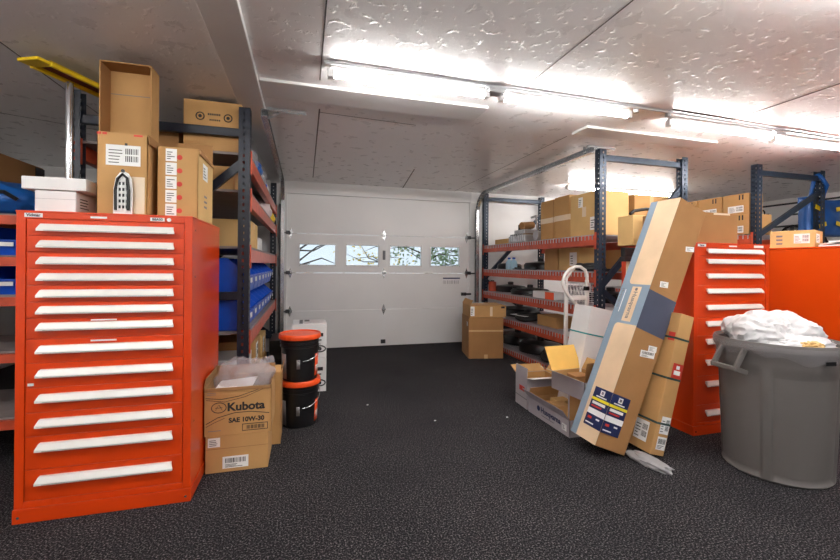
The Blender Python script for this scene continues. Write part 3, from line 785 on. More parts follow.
# ------------------------------------------------------------------ buckets and white cartons
def bucket(label, z):
    t = thing('pail', label, 'bucket', (-.03, 3.34, z), .15)
    b = MB(); b.smooth = True
    b.lathe([(.125,0),(.132,.004),(.140,.20),(.1405,.255),(.149,.258),(.149,.266),(.143,.268),(.143,.285),(.150,.287),(.150,.295),(.144,.297),(.145,.33)], 48).build('pail_body', BLACKPL, t)
    b = MB(); b.smooth = True
    b.lathe([(.146,.318),(.157,.318),(.160,.322),(.160,.352),(.156,.358),(.146,.358),(.140,.350),(.02,.350),(.001,.350)], 48).build('lid', LIDOR, t)
    b = MB()
    for k in range(24):
        a = 2*PI*k/24; b.bar((.1605*math.cos(a), .1605*math.sin(a), .322), (.1605*math.cos(a), .1605*math.sin(a), .335), .004, .003)
    b.build('lid_rib', LIDOR, t)
    b = MB(); b.tube([(.155*math.cos(a)*1.0, -.155*abs(math.sin(a))-.004, .262-.10*math.sin(a)) for a in [PI*k/16 for k in range(9)]], .0025, 6)
    b.tube([(-.03-.005*k, -.160, .166+.002*k) for k in range(2)], .004, 6)
    b.build('bail_handle', GALV, t)
    def lab(a0, a1, z0, z1, m, nm):
        b = MB(); n = 8
        vs = []; 
        for i in range(n+1):
            a = a0+(a1-a0)*i/n
            for zz in (z0, z1):
                r = .132+.008*min(zz/.2, 1.05)+.0012; vs.append((r*math.cos(a), r*math.sin(a), zz))
        b.add(vs, [(2*i, 2*i+2, 2*i+3, 2*i+1) for i in range(n)]); return b.build(nm, m, t, solid=.0006, smooth=True)
    lab(-PI*.93, -PI*.80, .02, .21, CASTAL, 'info_label')
    lab(-PI*.60, -PI*.54, .10, .17, INKGREY, 'bar_label')
    lab(-PI*.24, -PI*.02, .03, .20, LIDOR, 'front_label')
    lab(-PI*.22, -PI*.04, .06, .11, PAPER, 'label_panel')
    return t
bucket('black pail with orange lid on the carpet, lower of two', 0)
bucket('black pail with orange lid, stacked on the other pail', .355)
for i, (z, lb) in enumerate(((.0, 'white printed carton at the bottom behind the black pails'), (.335, 'white printed carton on top behind the black pails'))):
    t, fr = carton(lb, -.11, .215, 4.10, 4.45, z, z+.333, CARD_WH, name='white_box')
    o, U, V, N, W, H = fr['front']
    b = MB()
    for cx, cz, rx in ((.62,.32,.05), (.80,.26,.055)):
        cc = o+U*W*cx+V*H*cz+N*.0006
        b.tube([cc+U*rx*math.cos(a)+V*rx*.55*math.sin(a) for a in [2*PI*k/18 for k in range(18)]], .006, 6, closed=True)
        b.disc(cc, .018, N, 10)
    b.slab(o+U*W*.55+V*H*.62+N*.0004, U, V, N, W*.35, .035, .0006); b.slab(o+U*W*.6+V*H*.5+N*.0004, U, V, N, W*.25, .012, .0006)
    b.build('print', INK, t)
    o, U, V, N, W, H = fr['top']
    b = MB(); b.slab(o+U*W*.2+V*H*.1+N*.0002, U, V, N, W*.1, H*.8, .0006); b.slab(o+U*W*.35+V*H*.55+N*.0002, U, V, N, W*.15, H*.35, .0006)
    b.build('top_print', INKGREY, t)

# ------------------------------------------------------------------ stacked cartons by the garage door
t = thing('cardboard_box', 'big brown carton on the floor right of the garage door, lower of two', 'box', (2.127, 5.05, 0), -.20)
w, d, h = .475, .50, .55
MB().box(0, w, 0, d, 0, h).build('body', CARD_DK, t, bevel=.004)
fr = (Vector((0,0,0)), Vector((1,0,0)), Vector((0,0,1)), Vector((0,-1,0)), w, h); fl = (Vector((0,d,0)), Vector((0,-1,0)), Vector((0,0,1)), Vector((-1,0,0)), d, h)
patch(t, fr, 0, .66, 1, .70, TAPE, 'tape'); patch(t, fr, .45, .0, .55, .10, TAPE, 'seam_tape')
sticker(t, fl, .72, .78, .86, .88, 'lines')
t = thing('cardboard_box', 'smaller brown carton with white stickers, stacked by the garage door', 'box', (2.15, 5.06, .552), -.16)
w, d, h = .50, .46, .16
MB().box(0, w, 0, d, 0, h).build('body', CARD, t, bevel=.004)
fr = (Vector((0,0,0)), Vector((1,0,0)), Vector((0,0,1)), Vector((0,-1,0)), w, h)
fl = (Vector((0,d,0)), Vector((0,-1,0)), Vector((0,0,1)), Vector((-1,0,0)), d, h); ft = (Vector((0,0,h)), Vector((1,0,0)), Vector((0,1,0)), Vector((0,0,1)), w, d)
patch(t, ft, 0, .45, 1, .55, CLEARTAPE, 'tape'); patch(t, fr, .55, .1, .62, .9, CLEARTAPE, 'front_tape')
sticker(t, fr, .01, .12, .12, .92, 'lines'); patch(t, fr, .86, .76, .96, .92, INK, 'print'); sticker(t, ft, .2, .80, .6, .97, 'lines')
MB().slab((0,0,h), (0,1,0), (.5,0,.86), (-.86,0,.5), d, .08, .004).build('flap', CARD, t)

# ------------------------------------------------------------------ right rack contents
D = .013
def on(level): return RLV[level]+D
t, fr = carton('tall brown carton on the top right shelf, farthest of the row of three', 2.85, 3.25, 4.20, 4.48, on(0), 2.05, CARD, tape='band', tapem=CLEARTAPE)
patch(t, fr['left'], .93, 0, .97, 1, CARD_DK, 'edge_strip')
t, fr = carton('tall brown carton on the top right shelf, middle of the row of three', 2.85, 3.25, 3.91, 4.19, on(0), 2.06, CARD, tape='band', tapem=CLEARTAPE)
t, fr = carton('wide brown carton with white stickers on the top right shelf by the post', 2.85, 3.22, 3.44, 3.89, on(0), 2.03, CARD_LT)
sticker(t, fr['left'], .3, .68, .46, .92, 'lines'); sticker(t, fr['left'], .72, .12, .92, .42, 'lines'); patch(t, fr['left'], .44, .45, .58, .68, CLEARTAPE, 'tape')
carton('brown carton in the back row of the top right shelf, beside the post', 3.35, 3.8, 3.5, 3.95, on(0), 2.02, CARD, tape='y')
carton('pale carton in the back row of the top right shelf, second from the post', 3.35, 3.8, 4.0, 4.5, on(0), 1.98, CARD_LT, tape='y', tapem=CLEARTAPE)
carton('brown carton in the back row of the top right shelf, farthest of three', 3.35, 3.8, 4.55, 4.95, on(0), 1.90, CARD)
carton('small tan carton on the top right shelf near the garage door', 2.9, 3.2, 5.45, 5.85, on(0), 1.66, CARD_LT)
e = thing('engine_part', 'silver engine block on the top right shelf', 'part', (2.98, 5.05, on(0)))
MB().box(-.14, .14, -.2, .25, 0, .10).box(-.10, .12, -.12, .16, .10, .18).build('housing', CASTAL, e, bevel=.01)
b = MB()
for k in range(8): b.box(-.15, .15, -.18+k*.05, -.165+k*.05, .02, .12)
b.build('cooling_fin', GALV, e); MB().tube([(-.1,-.05,.23),(.1,.0,.25)], .05, 14).build('brown_cylinder', CARD_DK, e, smooth=True)
MB().lathe([(.05,.18),(.05,.26),(.03,.27)], 16, (0,.12)).build('cap', DARKMET, e, smooth=True)
e = thing('crank_handle', 'silver crank hook with a round end on the top right shelf', 'tool', (2.9, 4.66, on(0)))
MB().tube([(0,.12,.32),(0,.02,.33),(0,-.0,.28),(0,-.02,.18),(0,-.06,.08)], .014, 10).build('crank_bar', GALV, e, smooth=True)
MB().tube([(-.05,-.06,.07),(.04,-.06,.07)], .06, 18).build('round_end', CASTAL, e, smooth=True)
e = thing('wire_stand', 'thin grey wire frame standing at the back of the top right shelf', 'frame', (3.5, 5.2, on(0)))
for yy in (-.3, .3): MB().tube([(0,yy,0),(0,yy,.62)], .010, 8).build('upright', DARKMET, e)
MB().tube([(0,-.3,.60),(0,.3,.60)], .010, 8).tube([(0,-.3,.3),(0,.3,.3)], .008, 8).build('crossbar', DARKMET, e)

def coil(label, x, y, z, r, rr=.02, n=3, m=BLACKRUB, sx=1, name='drive_belt', cat='belt'):
    b = MB()
    for k in range(n):
        b.tube([(sx*(r-.012*k)*math.cos(a), (r-.01*k)*math.sin(a), rr+.9*rr*k+.008*math.sin(3*a+k)) for a in [2*PI*i/28 for i in range(28)]], rr, 8, closed=True)
    o = b.build(name, m, smooth=True); o.location = (x, y, z+.008); return tag(o, label, cat)
def deck(label, x, y, z, r, h, rz=0, m=BLACKPL):
    t = thing('mower_deck', label, 'part', (x, y, z), rz)
    MB().lathe([(r,0),(r*1.02,h*.55),(r*.92,h*.8),(r*.5,h*.92),(r*.2,h)], 28, sx=.85, sy=1.15).build('shell', m, t, smooth=True)
    MB().lathe([(r*.18,h),(r*.18,h*1.35),(r*.1,h*1.4)], 16).build('spindle', DARKMET, t, smooth=True)
    MB().bar((-r*.5,-r*.9,h*.7), (r*.5,r*.9,h*.75), .04, .02).build('bracket', DARKMET, t)
    return t
def blade(label, x, y, z, L, rz, m=BLACKPL):
    t = thing('cutting_bar', label, 'part', (x, y, z), rz)
    MB().prism([(-L/2,-.03),(L/2,-.03),(L/2,.03),(-L/2,.03)], 0, .012, 'z').build('bar', m, t)
    for s in (-1, 1): MB().prism([(s*L/2,-.03),(s*L/2-s*.15,-.03),(s*L/2-s*.15,-.005),(s*L/2,.0)], .012, .03, 'z').build('wing', m, t)
    return t
# second shelf
t, fr = carton('small brown carton on the second right shelf, left of its twin', 3.05, 3.3, 4.42, 4.70, on(1)+0, on(1)+.27, CARD)
t, fr = carton('brown carton with white sticker on the second right shelf', 3.05, 3.35, 4.0, 4.38, on(1), on(1)+.27, CARD_LT); sticker(t, fr['left'], .55, .2, .9, .8, 'lines')
carton('long brown carton at the back of the second right shelf near the post', 3.4, 3.75, 3.5, 4.3, on(1), on(1)+.24, CARD)
for i, (y, lb) in enumerate(((5.42, 'pale blue jug on the second right shelf, left of two'), (5.28, 'pale blue jug on the second right shelf, right of two'))):
    j = thing('jug', lb, 'jug', (2.92, y, on(1))); MB().lathe([(.045,0),(.05,.01),(.05,.10),(.03,.13),(.018,.14),(.018,.15)], 16).build('jug_body', (mat('ice_blue_plastic%d' % i, (170,208,226), .4)), j, smooth=True)
    MB().lathe([(.022,.15),(.022,.17),(.01,.172)], 12).build('cap', BINBLUE, j, smooth=True)
deck('black mower deck on the second right shelf near the garage door', 3.1, 5.75, on(1), .2, .10)
deck('black mower deck on the second right shelf, second from the garage door', 3.25, 5.1, on(1), .22, .12, .4)
blade('black blade bar lying along the second right shelf edge', 2.9, 4.95, on(1), .55, PI/2)
coil('coiled black belt on the second right shelf beside the sticker carton', 2.98, 3.72, on(1), .15)
blade('black blade bar lying on the second right shelf near the post', 2.93, 3.55, on(1)+.0, .3, PI/2+.1)
# third shelf
deck('black mower deck on the third right shelf, nearest the garage door', 3.1, 5.7, on(2), .24, .11, .2)
deck('black mower deck in the middle of the third right shelf', 3.05, 5.05, on(2), .23, .10, .8)
deck('black mower deck on the third right shelf behind the hand truck', 3.36, 3.85, on(2), .26, .12, .1)
c = thing('red_can', 'small reddish can on the third right shelf near the garage door', 'can', (2.86, 5.85, on(2))); MB().lathe([(.06,0),(.06,.14),(.05,.15)], 18).build('can_body', BEAM, c, smooth=True); MB().lathe([(.03,.15),(.03,.17),(.01,.17)], 12).build('cap', DARKMET, c, smooth=True)
t, fr = carton('small white and orange carton on the third right shelf', 2.83, 2.98, 4.16, 4.62, on(2), on(2)+.085, CARD_WH); patch(t, fr['left'], .6, 0, 1, 1, LIDOR, 'orange_panel')
k = thing('wire_basket', 'white wire basket on the third right shelf behind the hand truck', 'basket', (2.93, 3.75, on(2)))
b = MB()
for i in range(9):
    y = -.2+.05*i; b.tube([(-.1,y,.0),(-.1,y,.22)], .003, 6); b.tube([(.1,y,0),(.1,y,.22)], .003, 6)
for i in range(6):
    z = .005+.043*i; b.tube([(-.1,-.2,z),(-.1,.2,z),(.1,.2,z),(.1,-.2,z)], .003, 6, closed=True)
b.build('wire_grid', PAPER, k)
b = MB()
for i in range(6): b.tube([(-.07+.02*(i % 2), -.16+.06*i, .05), (-.06, -.13+.06*i, .12), (-.07, -.10+.055*i, .19)], .012, 6)
b.build('contents', CASTAL, k)
blade('black blade bar lying flat on the third right shelf edge', 2.9, 4.9, on(2)+.0, .4, PI/2)
# fourth shelf
t, fr = carton('brown carton on the fourth right shelf, among black parts', 2.9, 3.2, 4.2, 4.62, on(3), on(3)+.13, CARD)
deck('black mower deck on the fourth right shelf, nearest the garage door', 3.15, 5.5, on(3), .28, .14, .3)
coil('coiled black belt on the fourth right shelf edge', 2.98, 4.95, on(3), .17, .024)
o = MB().box(-.05,.08,-.15,.15,0,.004).build('paper_sheet', PAPER); o.location = (2.84, 4.95, on(3)+.10); o.rotation_euler = (0,0,.2); o.location.z = on(3)+.075; tag(o, 'white paper sheet lying on a black belt, fourth right shelf', 'paper')
deck('black mower deck on the fourth right shelf behind the hand truck rails', 3.1, 3.75, on(3), .24, .16, .5)
# bottom shelf
deck('black mower deck on the bottom right shelf, nearest the garage door', 3.15, 5.55, on(4), .28, .16, .1)
deck('black mower deck on the bottom right shelf, beside the open carton', 3.1, 4.85, on(4), .26, .16, .6)
coil('coiled black hose on the bottom right shelf', 2.97, 4.35, on(4), .14, .03, 3, name='hose_coil', cat='hose')
carton('brown carton on the bottom right shelf behind the coiled hose', 3.25, 3.65, 3.9, 4.5, on(4), on(4)+.2, CARD_DK)
coil('coiled thick black hose at the back of the bottom right shelf', 3.55, 5.2, on(4), .2, .035, 4, name='hose_coil', cat='hose')

# carton at the back of the ten-drawer cabinet, and a broom beside it
t, fr = carton('brown carton at the back of the ten-drawer cabinet top, behind the leaning long carton', 2.735, 3.06, 2.87, 3.05, 1.442, 1.705, CARD_LT)
patch(t, fr['front'], .5, .25, .8, .38, PAPER, 'tape')
o = MB().tube([(-.17, .0, .0), (-.12, .01, .03), (0, 0, .05), (.12, .01, .05), (.17, 0, .03)], .014, 8).build('black_tube', BLACKRUB, smooth=True); o.location = (2.92, 2.92, 1.720); tag(o, 'black curved tube lying on the carton behind the leaning long carton', 'tube')
br = thing('broom', 'upturned broom with pale wooden handle beside the ten-drawer cabinet', 'broom', (2.64, 2.84, 0))
MB().tube([(0, 0, 0), (.045, .03, 1.30)], .016, 10).build('broom_handle', WOODP, br, smooth=True)
MB().box(-.02, .11, .0, .06, 1.30, 1.34).build('brush_block', DARKMET, br, bevel=.005)
MB().box(-.015, .105, .005, .055, 1.34, 1.42).build('bristles', BLACKRUB, br, bevel=.01)

# hand truck with loop handle
ht = thing('hand_truck', 'silver hand truck with looped handle standing before the right rack', 'hand truck', (2.42, 3.36, 0), 0)
for x in (0, .235): MB().box(x-.017, x+.017, -.014, .014, .05, 1.08 if x == 0 else 1.12).build('rail', HANDLE, ht, bevel=.005)
for z in (.25, .60, .95): MB().box(.017, .218, -.010, .010, z-.022, z+.022).build('crossbar', HANDLE, ht, bevel=.004)
b = MB(); b.smooth = True
pts = [(.235, 0, 1.05), (.235, 0, 1.15), (.215, 0, 1.215), (.16, 0, 1.25), (.09, -.01, 1.25), (.02, -.02, 1.225), (-.04, -.03, 1.17), (-.065, -.035, 1.10), (-.045, -.035, 1.04), (.0, -.03, .98), (.07, -.02, .91), (.14, -.015, .86)]
b.tube(pts, .0155, 12).build('loop_handle', HANDLE, ht)
MB().tube([(0,0,1.06),(.005,0,1.14),(.05,0,1.20),(.09,0,1.235)], .013, 10).build('inner_loop', HANDLE, ht, smooth=True)
MB().box(-.04, .275, -.16, .0, .008, .016).build('toe_plate', GALV, ht)
for x in (-.06, .295):
    w = MB().tube([(x-.025, .06, .105), (x+.025, .06, .105)], .10, 24).build('wheel', BLACKRUB, ht, smooth=True)
MB().tube([(-.08,.06,.105),(.315,.06,.105)], .009, 8).build('axle', GALV, ht)
MB().box(.21,.25,-.02,.02,1.02,1.06).build('black_clamp', BLACKPL, ht, bevel=.004)

# white strapped carton leaning
t = thing('strapped_white_box', 'white carton with a teal strap leaning behind the long carton', 'box', (2.13, 2.88, .0), rot=(0, math.radians(12), 0))
MB().box(0, .27, 0, .22, .06, .94).build('body', CARD_WH, t, bevel=.004)
MB().box(-.002, .272, -.002, .222, .70, .712).build('strap', TEAL, t)

# ------------------------------------------------------------------ open cartons on the floor, right
A_, fr = open_carton('grey-white open carton, farthest of the floor group by the right rack', .30, .22, .27, (2.03, 3.24, 0), -.06,
    {'left': (.085, -4, CARD_GR), 'front': (.10, 80, CARD_GR, CARD_WH), 'back': (.12, 70, CARD_GR), 'right': (.10, 40, CARD_GR)}, CARD_GR, CARD)
patch(A_, fr['left'], .0, .30, 1, .33, INKGREY, 'print'); patch(A_, fr['left'], .35, .52, .8, .68, INKRED, 'red_print')
o = MB().box(-.10,.10,-.07,.07,0,.18).build('inner_carton', CARD_LT, bevel=.003); o.location = (2.04, 3.24, .007); tag(o, 'small pale carton inside the farthest grey-white open carton', 'box')
B_, fr = open_carton('long low open carton with blue brand print, nearest of the floor group', .36, .565, .125, (2.05, 2.825, 0), .0,
    {'left': (.10, 38, CARD_GR, CARD_DK), 'back': (.09, -18, CARD_GR), }, CARD_GR, CARD)
o, U, V, N, W, H = fr['left']
text('Husqvarna', B_, o+U*W*.34+V*H*.62, U, V, N, .062, INKBLUE, 'brand_lettering', 'LEFT', .0015, 1.0)
MB().disc(o+U*W*.28+V*H*.64+N*.0004, .022, N, 16, .0006).build('emblem', INKBLUE, B_)
b = MB(); b.slab(o+U*W*.36+V*H*.26+N*.0004, U, V, N, W*.3, .006, .0005); b.build('small_print', INKGREY, B_)
sticker(B_, fr['left'], .84, .25, .94, .65, 'lines')
# red stripe on inner side of the flap
an = math.radians(38); Dv = V*math.cos(an)+N*math.sin(an); Ov = N*math.cos(an)-V*math.sin(an)
MB().slab(o+V*H+Dv*.02+U*W*.45-Ov*.0055, U, Dv, Ov, W*.12, .05, .001).build('red_mark', INKRED, B_)
for i, (x, y, s, m_, lb) in enumerate([(1.98, 3.0, .07, CARD_DK, 'small dark brown carton inside the long low open carton, far end'), (2.12, 2.97, .09, CARD_LT, 'small pale carton inside the long low open carton, by the wall of it'), (1.97, 2.80, .06, CARD, 'small brown carton in the middle of the long low open carton')]):
    carton(lb, x-s, x+s, y-.06, y+.06, .007, .10+.03*i, m_)
D_, fr = carton('upright brown carton standing inside the long low open carton', 2.0, 2.20, 2.57, 2.74, .007, .265, CARD)
patch(D_, fr['left'], .0, 0, .12, 1, CARD_GR, 'edge_print')
C_, fr = open_carton('grey open carton with raised yellow flap, perched on the floor group', .30, .36, .135, (2.10, 2.70, .27), .08,
    {'back': (.20, 28, CARD_YL, CARD_YL), 'front': (.15, 12, CARD_DK, CARD_DK), 'left': (.12, 68, CARD_WH, CARD_LT), 'right': (.1, 30)}, CARD_GR, CARD)
sticker(C_, fr['front'], .05, .1, .9, .95, 'lines')
carton('small dark carton inside the grey open carton', 2.03, 2.16, 2.68, 2.80, .277, .40, CARD_DK)
# ------------------------------------------------------------------ long leaning carton
LB = thing('long_leaning_box', 'very long printed carton leaning right against the orange cabinet', 'box', (2.042, 2.2, .003), rot=(0, math.radians(22.8), 0))
w, d, h = .25, .25, 1.777
MB().box(-w, 0, 0, d, 0, h).build('body', CARD_DK, LB, bevel=.005)
ff = (Vector((-w,0,0)), Vector((1,0,0)), Vector((0,0,1)), Vector((0,-1,0)), w, h)
lf = (Vector((-w,d,0)), Vector((0,-1,0)), Vector((0,0,1)), Vector((-1,0,0)), d, h)
def rounded(fr, u0, v0, u1, v1, m, name, lift, par, r=.03, corners=(1,1,1,1)):
    o, U, V, N, W, H = fr
    pts = []
    for (cu, cv, a0, on_) in ((u1*W, v0*H, -90, corners[1]), (u1*W, v1*H, 0, corners[2]), (u0*W, v1*H, 90, corners[3]), (u0*W, v0*H, 180, corners[0])):
        if on_:
            iu = cu-r if cu == u1*W else cu+r; iv = cv-r if cv == v1*H else cv+r
            for k in range(6):
                a = math.radians(a0+18*k); pts.append((iu+r*math.cos(a), iv+r*math.sin(a)))
        else: pts.append((cu, cv))
    n = len(pts); b = MB()
    P0 = [o+U*p[0]+V*p[1]+N*lift for p in pts]; P1 = [p+N*.0006 for p in P0]
    b.add(P0+P1, [tuple(reversed(range(n))), tuple(range(n, 2*n))]+[(i,(i+1) % n, n+(i+1) % n, n+i) for i in range(n)])
    return b.build(name, m, par)
pr = patch(LB, lf, 0, 0, 1, 1, GREYPRINT, 'printed_side', .0008)
rounded(lf, .24, .63, 1, 1.0, TAN, 'tan_panel', .0008, pr, .03, (1,0,0,0))
rounded(lf, .24, .0, 1, .465, TAN, 'tan_panel', .0008, pr, .03, (0,0,0,1))
rounded(lf, .42, .475, .74, .62, TAN, 'logo_panel', .0008, pr, .01, (0,0,0,0))
o, U, V, N, W, H = lf
text('Husqvarna', pr, o+U*W*.58+V*H*.600+N*.0008, -V, U, N, .047, INKGREY, 'brand_lettering', 'LEFT', .0008)
MB().disc(o+U*W*.58+V*H*.609+N*.0014, .012, N, 14, .0004).build('emblem', INKGREY, pr)
text('Husqvarna', pr, o+U*W*.11+V*H*.61, -V, U, N, .034, INKGREY, 'edge_lettering', 'LEFT', .0003)
MB().slab(o+U*W*.20+V*H*.51+N*.0008, U, V, N, .006, .17, .0004).build('white_line', PAPER, pr)
patch(LB, ff, 0, .46, 1, .615, NAVYPRINT, 'slate_band', .0008)
MB().slab(ff[0]+Vector((0,-.0002,.635*h)), (1,0,-.04), (0,0,1), (0,-1,0), w, .003, .0004).build('crease', CARD_IN, LB)
def multi(fr, u0, v0, u1, v1):
    p = patch(LB, fr, u0, v0, u1, v1, INKBLUE, 'product_label', .0010, .0016)
    o, U, V, N, W, H = fr
    def q(a0, b0, a1, b1, m, nm):
        patch(p, fr, u0+(u1-u0)*a0, v0+(v1-v0)*b0, u0+(u1-u0)*a1, v0+(v1-v0)*b1, m, nm, .0005, .0026)
    q(0, .66, 1, .73, YELLOWINK, 'yellow_line')
    q(0, .30, 1, .44, PAPER, 'white_band')
    q(.38, .82, .62, .95, PAPER, 'shield'); q(.44, .85, .56, .92, INKBLUE, 'shield_mark')
    q(.2, .76, .8, .79, PAPER, 'brand_line')
    q(.1, .56, .85, .63, PAPER, 'text_line'); q(.1, .49, .7, .53, INKRED, 'red_line')
    q(.12, .18, .35, .24, INKRED, 'red_mark'); q(.6, .20, .8, .24, PAPER, 'text_mark'); q(.08, .06, .55, .09, PAPER, 'foot_line')
multi(lf, .36, .052, 1.0, .200); multi(ff, 0, .052, .60, .200)
st = thing
def tilted(fr, u, v, w_, h_, ang, style='barcode'):
    o, U, V, N, W, H = fr; a = math.radians(ang)
    U2 = U*math.cos(a)+V*math.sin(a); V2 = V*math.cos(a)-U*math.sin(a)
    return sticker(LB, (o+U*u*W+V*v*H, U2, V2, N, w_, h_), 0, 0, 1, 1, style)
tilted(ff, .42, .365, .12, .045, 10); tilted(ff, .62, .395, .07, .04, 10, 'lines'); tilted(ff, .30, .64, .07, .04, 15, 'lines'); tilted(ff, .74, .815, .075, .035, 20, 'lines')

# narrow leaning carton
NB = thing('narrow_leaning_box', 'narrow strapped brown carton leaning between the long carton and cabinet', 'box', (2.285, 2.125, .004), rot=(0, math.radians(15.5), 0))
w, d, h = .115, .20, .945
MB().box(-w, 0, 0, d, 0, h).build('body', CARD_YL if False else CARD, NB, bevel=.004)
ff = (Vector((-w,0,0)), Vector((1,0,0)), Vector((0,0,1)), Vector((0,-1,0)), w, h); lf = (Vector((-w,d,0)), Vector((0,-1,0)), Vector((0,0,1)), Vector((-1,0,0)), d, h)
for z in (.20, .50, .77): MB().box(-w-.0015, .0015, -.0015, d+.0015, z, z+.014).build('strap', STRAP, NB)
sticker(NB, ff, .3, .04, .95, .13, 'barcode'); sticker(NB, ff, .3, .15, .95, .27, 'address'); sticker(NB, lf, .2, .06, .75, .20, 'address', PAPER)
p = patch(NB, ff, .25, .545, 1, .65, INKRED, 'red_label'); patch(p, ff, .38, .57, .85, .60, PAPER, 'label_mark', .0012); patch(p, ff, .5, .61, .75, .635, PAPER, 'label_mark', .0012)
patch(NB, lf, .7, .80, .95, .86, INKRED, 'red_label')
fl_ = MB()
g = [(-w-.006, -.004, .05), (.0, -.006, .03), (.03, -.03, .012), (.02, -.17, .003), (-.03, -.20, .002), (-w-.02, -.05, .004), (-w-.01, d*.7, .03)]
o = blob(.055, .14, .03, 41, .3, 2.0, 4).build('plastic_wrap', FILMGREY, smooth=True); o.location = (2.115, 2.075, .001); o.rotation_euler = (0,0,.12)
tag(o, 'scrap of grey plastic wrap on the carpet under the narrow carton', 'plastic wrap')

# ------------------------------------------------------------------ grey trash can
tc = thing('trash_can', 'large grey plastic trash can on the carpet at right', 'trash can', (2.86, 1.84, 0))
R0, R1, HT = .270, .303, .80
n = 192; vs = []; prof = [(0,.0),(.97,.0),(1.0,.012)]
rows = [0.0, .012, .03, .08, .2, .35, .5, .60, .645, .665, .69, .74, .765, .775, .80, .815, .815, .80, .60, .3, .05]
m = MB(); grid = []
for i, z in enumerate(rows):
    inner = i >= 16
    row = []
    for k in range(n):
        a = 2*PI*k/n
        f = z/HT; r = R0+(R1-R0)*f
        if not inner:
            if i == 0: r -= .012
            # four wide recessed panels, narrow ribs between
            ph = (a*4/(2*PI)+.722) % 1
            edge = min(ph, 1-ph)
            rec = max(0, min(1, (edge-.045)/.03))
            vt = max(0, min(1, (.655-z)/.03))*max(0, min(1, (z-.01)/.02))
            r -= .016*rec*vt
            if z >= .765: r += .018 if z < .81 else .012
            elif z >= .69: r += .004
        else: r -= .012 if i > 16 else -.004
        row.append((r*math.cos(a), r*math.sin(a), z))
    grid.append(row)
vs = [p for row in grid for p in row]; fs = []
for i in range(len(rows)-1):
    for k in range(n): fs.append((i*n+k, i*n+(k+1) % n, (i+1)*n+(k+1) % n, (i+1)*n+k))
fs.append(tuple(reversed(range(n)))); fs.append(tuple((len(rows)-1)*n+k for k in range(n)))
m.add(vs, fs); m.build('barrel', GREYPL, tc, smooth=True)
for ang in (3.02, 3.02-PI):   # side handles
    c, s = math.cos(ang), math.sin(ang); rad = Vector((c, s, 0)); tan = Vector((-s, c, 0)); zz = Vector((0,0,1))
    b = MB(); r = R1+.004
    p0, p1 = rad*r-tan*.075+zz*.765, rad*r+tan*.075+zz*.765
    q0, q1 = rad*(r+.05)-tan*.09+zz*.645, rad*(r+.05)+tan*.06+zz*.645
    b.bar(p0, q0, .022, .028); b.bar(p1, q1, .022, .028); b.bar(q0-tan*.01, q1+tan*.01, .03, .026)
    b.bar(q0, rad*(r-.02)-tan*.07+zz*.62, .02, .03); b.bar(q1, rad*(r-.02)+tan*.07+zz*.62, .02, .03)
    b.build('handle', GREYPL, tc, bevel=.005)
b = MB(); c, s = math.cos(-1.62+.55-.35), math.sin(-1.62+.55-.35)
b.box(-.03,.03,-.004,.0,0,.022)
o = b.build('rim_badge', BLACKPL, tc); o.location = (R1*math.cos(-1.75)*1.02, R1*math.sin(-1.75)*1.035, .715); o.rotation_euler = (0,0,-1.75+PI/2)
# liner folded over the rim
b = MB(); vs = []
n = 96
for k in range(n+1):
    a = 2*PI*k/n
    dz = .035+.018*math.sin(a*3+1)+.012*math.sin(a*11)+.008*noise.noise(Vector((math.cos(a)*4, math.sin(a)*4, 1)))
    for z, r in ((.80, R1+.021), (.78, R1+.025), (.765-dz*.5, R1+.016), (.765-dz, R1+.010+.004*math.sin(a*9))): vs.append((r*math.cos(a), r*math.sin(a), z))
b.add(vs, [(4*k+j, 4*k+4+j, 4*k+5+j, 4*k+1+j) for k in range(n) for j in range(3)])
o = b.build('bin_liner', LINER, smooth=True); o.location = tc.location; tag(o, 'thin clear bin liner folded over the rim of the grey trash can', 'bin liner')
for lab, x, y, z, r, sd in [('crumpled white plastic sheeting heaped at the left in the trash can', 2.80, 1.90, .755, (.155,.17,.13), 51),
                        ('crumpled white plastic sheeting heaped at the right in the trash can', 3.01, 1.87, .765, (.165,.16,.12), 57),
                        ('low crumpled white plastic at the front of the trash can', 2.86, 1.72, .735, (.20,.12,.07), 63)]:
    o = blob(*r, sd, .26, 1.3, 5).build('plastic_sheeting', WHITEFILM, smooth=True); o.location = (x, y, z); tag(o, lab, 'plastic')
o = blob(.07, .04, .025, 71, .35, 2.5, 4).build('crumpled_paper', CARD_LT, smooth=True); o.location = (2.83, 1.635, .79); tag(o, 'crumpled tan paper among white plastic in the trash can', 'paper')

# ------------------------------------------------------------------ things above the right cabinets
t, fr = carton('large plain brown carton on top of the ten-drawer cabinet', 2.765, 3.33, 2.42, 2.80, 1.442, 1.685, CARD_DK)
sticker(t, fr['front'], .0, .1, .07, .5, 'lines'); patch(t, fr['front'], .55, .93, .85, .99, CLEARTAPE, 'tape')
z2 = 1.63+D
ups = [(3.42, 3.72, 'nearest the post'), (3.74, 4.04, 'second from the post'), (4.06, 4.36, 'third from the post'), (4.38, 4.68, 'fourth from the post'), (4.70, 5.0, 'fifth from the post')]
proto = None
for row in (0, 1):
    for i, (y0, y1, nm) in enumerate(ups):
        lb = 'brown carton with white label, %s row at far right, %s' % (('lower','upper')[row], nm)
        if proto is None:
            proto, fr = carton(lb, 4.875, 5.235, y0, y1, z2, z2+.235, CARD, group='labelled cartons at far right')
            sticker(proto, fr['left'], .2, .08, .8, .42, 'address')
            b = MB(); o, U, V, N, W, H = fr['left']
            for k in (0, 1): b.slab(o+U*W*(.62+.12*k)+V*H*.7+N*.0002, U, V, N, .016, H*.24, .0006)
            b.build('arrow_print', INK, proto)
        else:
            c = copy_tree(proto); c.scale = (1-.4*row, 1, 1); c.location = (4.875+.18*c.scale.x, (y0+y1)/2, z2+row*.238); c['label'] = lb
